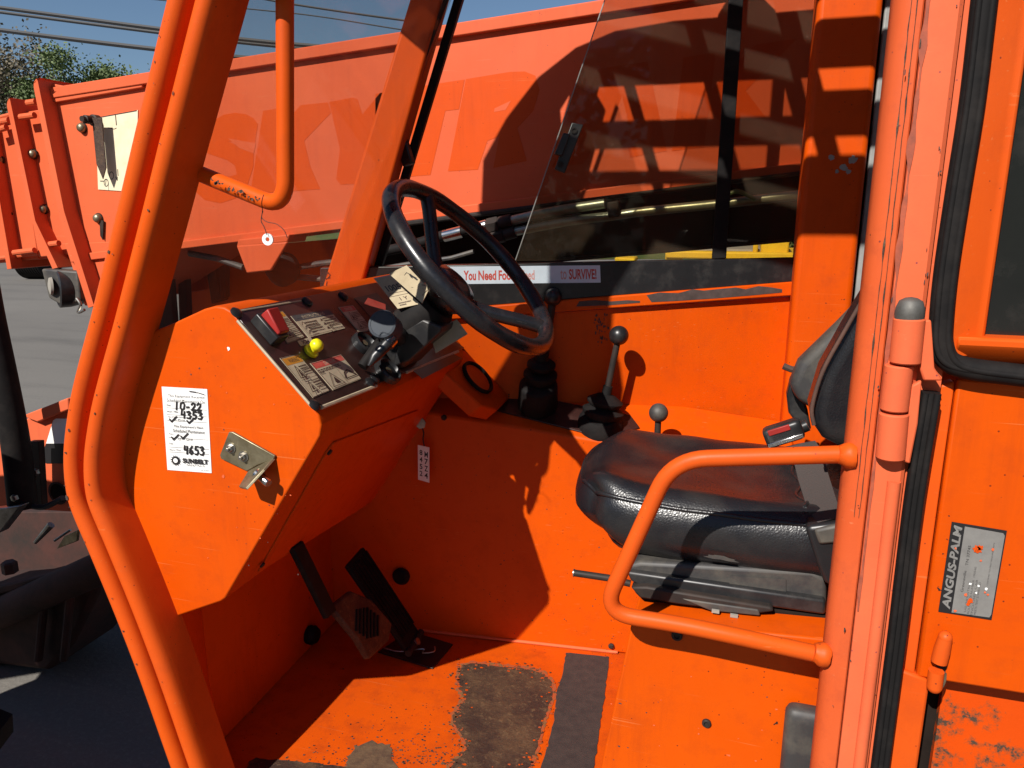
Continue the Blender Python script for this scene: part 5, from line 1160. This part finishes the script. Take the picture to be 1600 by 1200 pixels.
mb = MB(); dv = (b_-a_).normalized(); sv = V((0,1,0)); mb.prism([a_-sv*.017, a_+sv*.017, b_+sv*.017, b_-sv*.017], V((-.012,0,-.004)), 'rubber'); mb.build('pedal_arm', bkp, bevel=.003)
pdp = [PX(u, v, x) for (u, v), x in zip(((518,948),(546,924),(574,938),(613,974),(606,1002),(578,1030),(556,1000)), (-.715,-.72,-.71,-.675,-.67,-.668,-.69))]
o0 = pdp[0]; n_ = (pdp[3]-pdp[0]).cross(pdp[5]-pdp[0]).normalized()
if n_.dot(CAM-o0) < 0: n_ = -n_
flat = [p - n_*((p-o0).dot(n_)) for p in pdp]
mb = MB(); mb.prism(flat, -n_*.016, 'brown_worn'); mb.build('pedal_pad', bkp, bevel=.004)
cen = sum(flat, V((0,0,0)))/len(flat); e1 = (flat[3]-flat[0]).normalized(); e2 = n_.cross(e1)
for k in range(7):
    o_ = -.038+.0125*k; mb = MB(); mb.box(cen + e1*o_*1.0 + n_*.001, (.005,.062-.02*abs(k-3)/3,.005), 'rubber', Matrix((e1,e2,n_)).transposed()); mb.build('pad_rib', bkp)
# ================================================================== KEY AND HANGING TAGS
key = thing('ignition_key', 'key in its lock under the dashboard with a white tag hanging', 'key', PT(655,660,.03))
kp_ = PT(648,652,.01)
mb = MB(); mb.lathe([(.014,-.01),(.014,.006),(.010,.010)], kp_, TN, 'dark_steel', 18); mb.build('lock_barrel', key)
mb = MB(); mb.prism([PT(u,v,.03) for u,v in ((646,655),(653,650),(661,653),(666,660),(664,668),(656,670),(648,664))], TN*.003, 'steel'); mb.build('key_bow', key, bevel=.001)
mb = MB(); mb.tube(smooth_path([PT(659,667,.03), PT(662,676,.03), PT(661,686,.03), PT(663,697,.03)], 4), .0015, 'dark_steel', 6); mb.build('chain', key)
kt = Card(*[PT(u,v,.028) for u,v in ((653,695),(671,699),(671,754),(653.5,749))], 'paper_white', thick=.001)
for k in range(4): kt.text('8452'[k], .15,.12+.2*k,.40,.27+.2*k,'ink',.02); kt.text('M7Z4'[k], .58,.14+.2*k,.88,.30+.2*k,'ink',.02)
kt.mb.build('key_tag', key)
rg = thing('wire_ring_tag', 'white ring hanging on thin wire from the orange mirror bar', 'ring', PY(418,374,.872))
mb = MB(); c = PY(418.5,374,.872); mb.lathe([(.0030,-.001),(.0078,-.0012),(.0078,.0012),(.0030,.001),(.0030,-.001)], c, (.1,-1,0), 'paper_white', 24, False); mb.build('ring', rg)
mb = MB(); mb.tube(smooth_path([PY(u,v,.853 if v < 330 else .868) for u,v in ((412,304),(409,316),(410,330),(408,345),(413,355),(417,367)) ], 4), .0006, 'dark_steel', 5)
mb.tube(smooth_path([PY(u,v,.868) for u,v in ((411,330),(409,340),(418,347),(432,350),(444,360),(449,372))], 4), .0005, 'dark_steel', 5); mb.build('wire', rg)

# ================================================================== DOOR SWUNG BACK AT THE RIGHT
door = thing('cab_door', 'orange rear door panel with window frame, maker plate and latch at the right', 'door', (.42, .89, .7))
YQ = .872
gx = PY(1558, 420, YQ).x; sx_ = PY(1487, 420, YQ).x
zbt = PY(1560, 527, YQ).z; zsl = PY(1500, 566, YQ).z
mb = MB(); pr = [(sx_-.004,.905),(sx_-.004,.862),(sx_-.001,.859),(sx_+.002,.859),(sx_+.030,.876),(sx_+.034,.877),(gx-.002,.877),(gx,.879),(gx,.905)]
mb.prism([V((x,y,zsl+.006)) for x,y in pr], (0,0,1.1), 'orange_frame'); mb.build('window_stile', door, bevel=.002)
mb = MB(); pr = [(zsl-.004,.905),(zsl-.004,.886),(zsl+.016,.864),(zsl+.020,.8615),(zbt-.003,.8615),(zbt,.864),(zbt,.905)]
mb.prism([V((sx_+.012,y,z)) for z,y in pr], (.7,0,0), 'orange_frame'); mb.build('window_rail', door, bevel=.002)
mb = MB(); mb.box((gx+.35, .893, zbt+.5), (.70, .006, 1.02), 'door_glass'); mb.build('window_pane', door)
# lower panel
px0 = PY(1482, 700, YQ).x; hx0 = PY(1452, 760, YQ).x; ztop = PY(1500, 592, YQ).z; zled = PY(1500, 1069, YQ).z
mb = MB(); mb.prism([V((px0, YQ, zled)), V((px0+.7, YQ, zled)), V((px0+.7, YQ, ztop)), V((px0, YQ, ztop))], (0,.012,0), 'orange'); dp = mb.build('door_skin', door, bevel=.003)
mb = MB(); mb.prism([V((hx0-.004, YQ+.006, .3)), V((px0-.001, YQ+.004, .3)), V((px0-.001, YQ+.004, ztop-.004)), V((hx0-.004, YQ+.006, ztop-.01))], (0,.02,0), 'orange_frame'); mb.build('hem_strip', door, bevel=.003)
rx0 = PY(1462, 1150, YQ+.035).x
mb = MB(); mb.prism([V((rx0, YQ+.035, .3)), V((rx0+.7, YQ+.035, .3)), V((rx0+.7, YQ+.035, zled+.02)), V((rx0, YQ+.035, zled+.02))], (0,.01,0), 'orange_flaked'); mb.build('recessed_panel', door)
mb = MB(); mb.box((rx0+.06, YQ+.055, .78), (.20, .01, 1.0), 'dark_underside'); mb.build('gap_shade_filler', door)  # dark filler put in to stand for the shade inside the gap
zg = PY(1440, 1060, YQ).z
mb = MB(); mb.prism([V((PY(1395,1130,YQ).x, YQ-.002, .3)), V((PY(1443,1130,YQ).x, YQ-.002, .3)), V((PY(1443,1130,YQ).x, YQ-.002, zg-.01)), V((PY(1440,1130,YQ).x, YQ-.002, zg)), V((PY(1395,1130,YQ).x, YQ-.002, zg+.008))], (0,.02,0), 'orange_frame'); mb.build('lower_edge_plate', door, bevel=.003)
# maker plate
cp_ = onplane_card([(1487,815),(1573,829),(1549,968),(1466,955)], V((0,YQ-.0003,0)), V((0,1,0)), 'ink', thick=.001)
cp_.poly([(.245,.025),(.94,.03),(.975,.055),(.975,.94),(.95,.975),(.245,.985)], 'grey_plate')
def vtext(c, st, a0, b0, a1, b1, m, bold=0., shear=0.):   # reads upward
    vs, fs = text_mesh(st, bold); h = c.lay(); c.mb.add([c.at(a0+(a1-a0)*(1-y), b1+(b0-b1)*(x+shear*y), h) for x, y in vs], fs, m)
vtext(cp_, 'ANGUS-PALM', .045,.045,.205,.955,'grey_plate',.035,.02)
vtext(cp_, 'Greeneville', .35,.50,.40,.74,'ink'); vtext(cp_, 'TN 37745', .36,.22,.41,.44,'ink')
for i, (b0, b1) in enumerate(((.60,.96),(.44,.97),(.58,.98),(.60,.97))):
    vtext(cp_, ['SAE INDUSTRIAL','ROLL OVER NUMBER  190540','ENCLOSED CAB','MEETS TEST STANDARD'][i], .47+.062*i, b0, .51+.062*i, b1, 'print_grey')
vtext(cp_, 'CERTIFIED TO MEET REQUIREMENTS', .80,.15,.83,.62,'print_grey')
mb2 = cp_.mb; rd = random.Random(6); ux = (cp_.q[1]-cp_.q[0]).normalized(); uy = (cp_.q[3]-cp_.q[0]).normalized()
for (a, b, r, m) in ((.52,.24,.004,'boom_letter'),(.58,.22,.003,'boom_letter'),(.55,.25,.0035,'boom_letter'),(.62,.36,.0012,'coral'),(.80,.22,.0015,'coral'),(.55,.82,.003,'boom_letter'),(.52,.86,.002,'boom_letter'),(.44,.76,.002,'coral'),(.50,.63,.0016,'white_marking'),(.66,.64,.0014,'white_marking'),(.80,.66,.0015,'white_marking'),(.79,.70,.0013,'coral'),(.85,.72,.0013,'coral'),(.63,.72,.0013,'white_marking'),(.30,.96,.0016,'coral'),(.13,.27,.0013,'coral')):
    flake(mb2, cp_.at(a, b, .0012), ux, uy, r, m, int(a*100), n=12, jag=.4)
o = mb2.build('maker_plate', door); o['label'] = 'grey metal maker plate with black band reading ANGUS-PALM'
# latch handle in its slot
p0, p1 = PY(1477, 996, YQ-.010), PY(1467, 1034, YQ-.010)
mb = MB(); mb.tube([p0, p0.lerp(p1,.5), p1], [.0072,.0085,.0085], 'orange_frame', 16); mb.ball(p0, .0074, 'orange_frame', 16, 10); lt = mb.build('latch_handle', door, smooth=60)
p2, p3 = PY(1463, 1048, YQ-.012), PY(1460, 1072, YQ-.012)
mb = MB(); mb.tube([p2, p3], .0082, 'orange_frame', 16); mb.ball(p3, .0082, 'orange_frame', 16, 10); mb.build('latch_knuckle', lt, smooth=60)
mb = MB(); mb.tube(smooth_path([PY(1476,1052,YQ-.004), PY(1475,1064,YQ-.004), PY(1470,1074,YQ-.004)],4), .0022, 'zinc', 8); mb.build('latch_spring', lt)
mb = MB(); mb.prism([PY(u,v,YQ-.0004) for u,v in ((1470,988),(1478,985),(1486,990),(1487,998),(1476,1056),(1462,1054),(1466,1000))], (0,-.0004,0), 'axle_paint'); mb.build('latch_slot', lt)
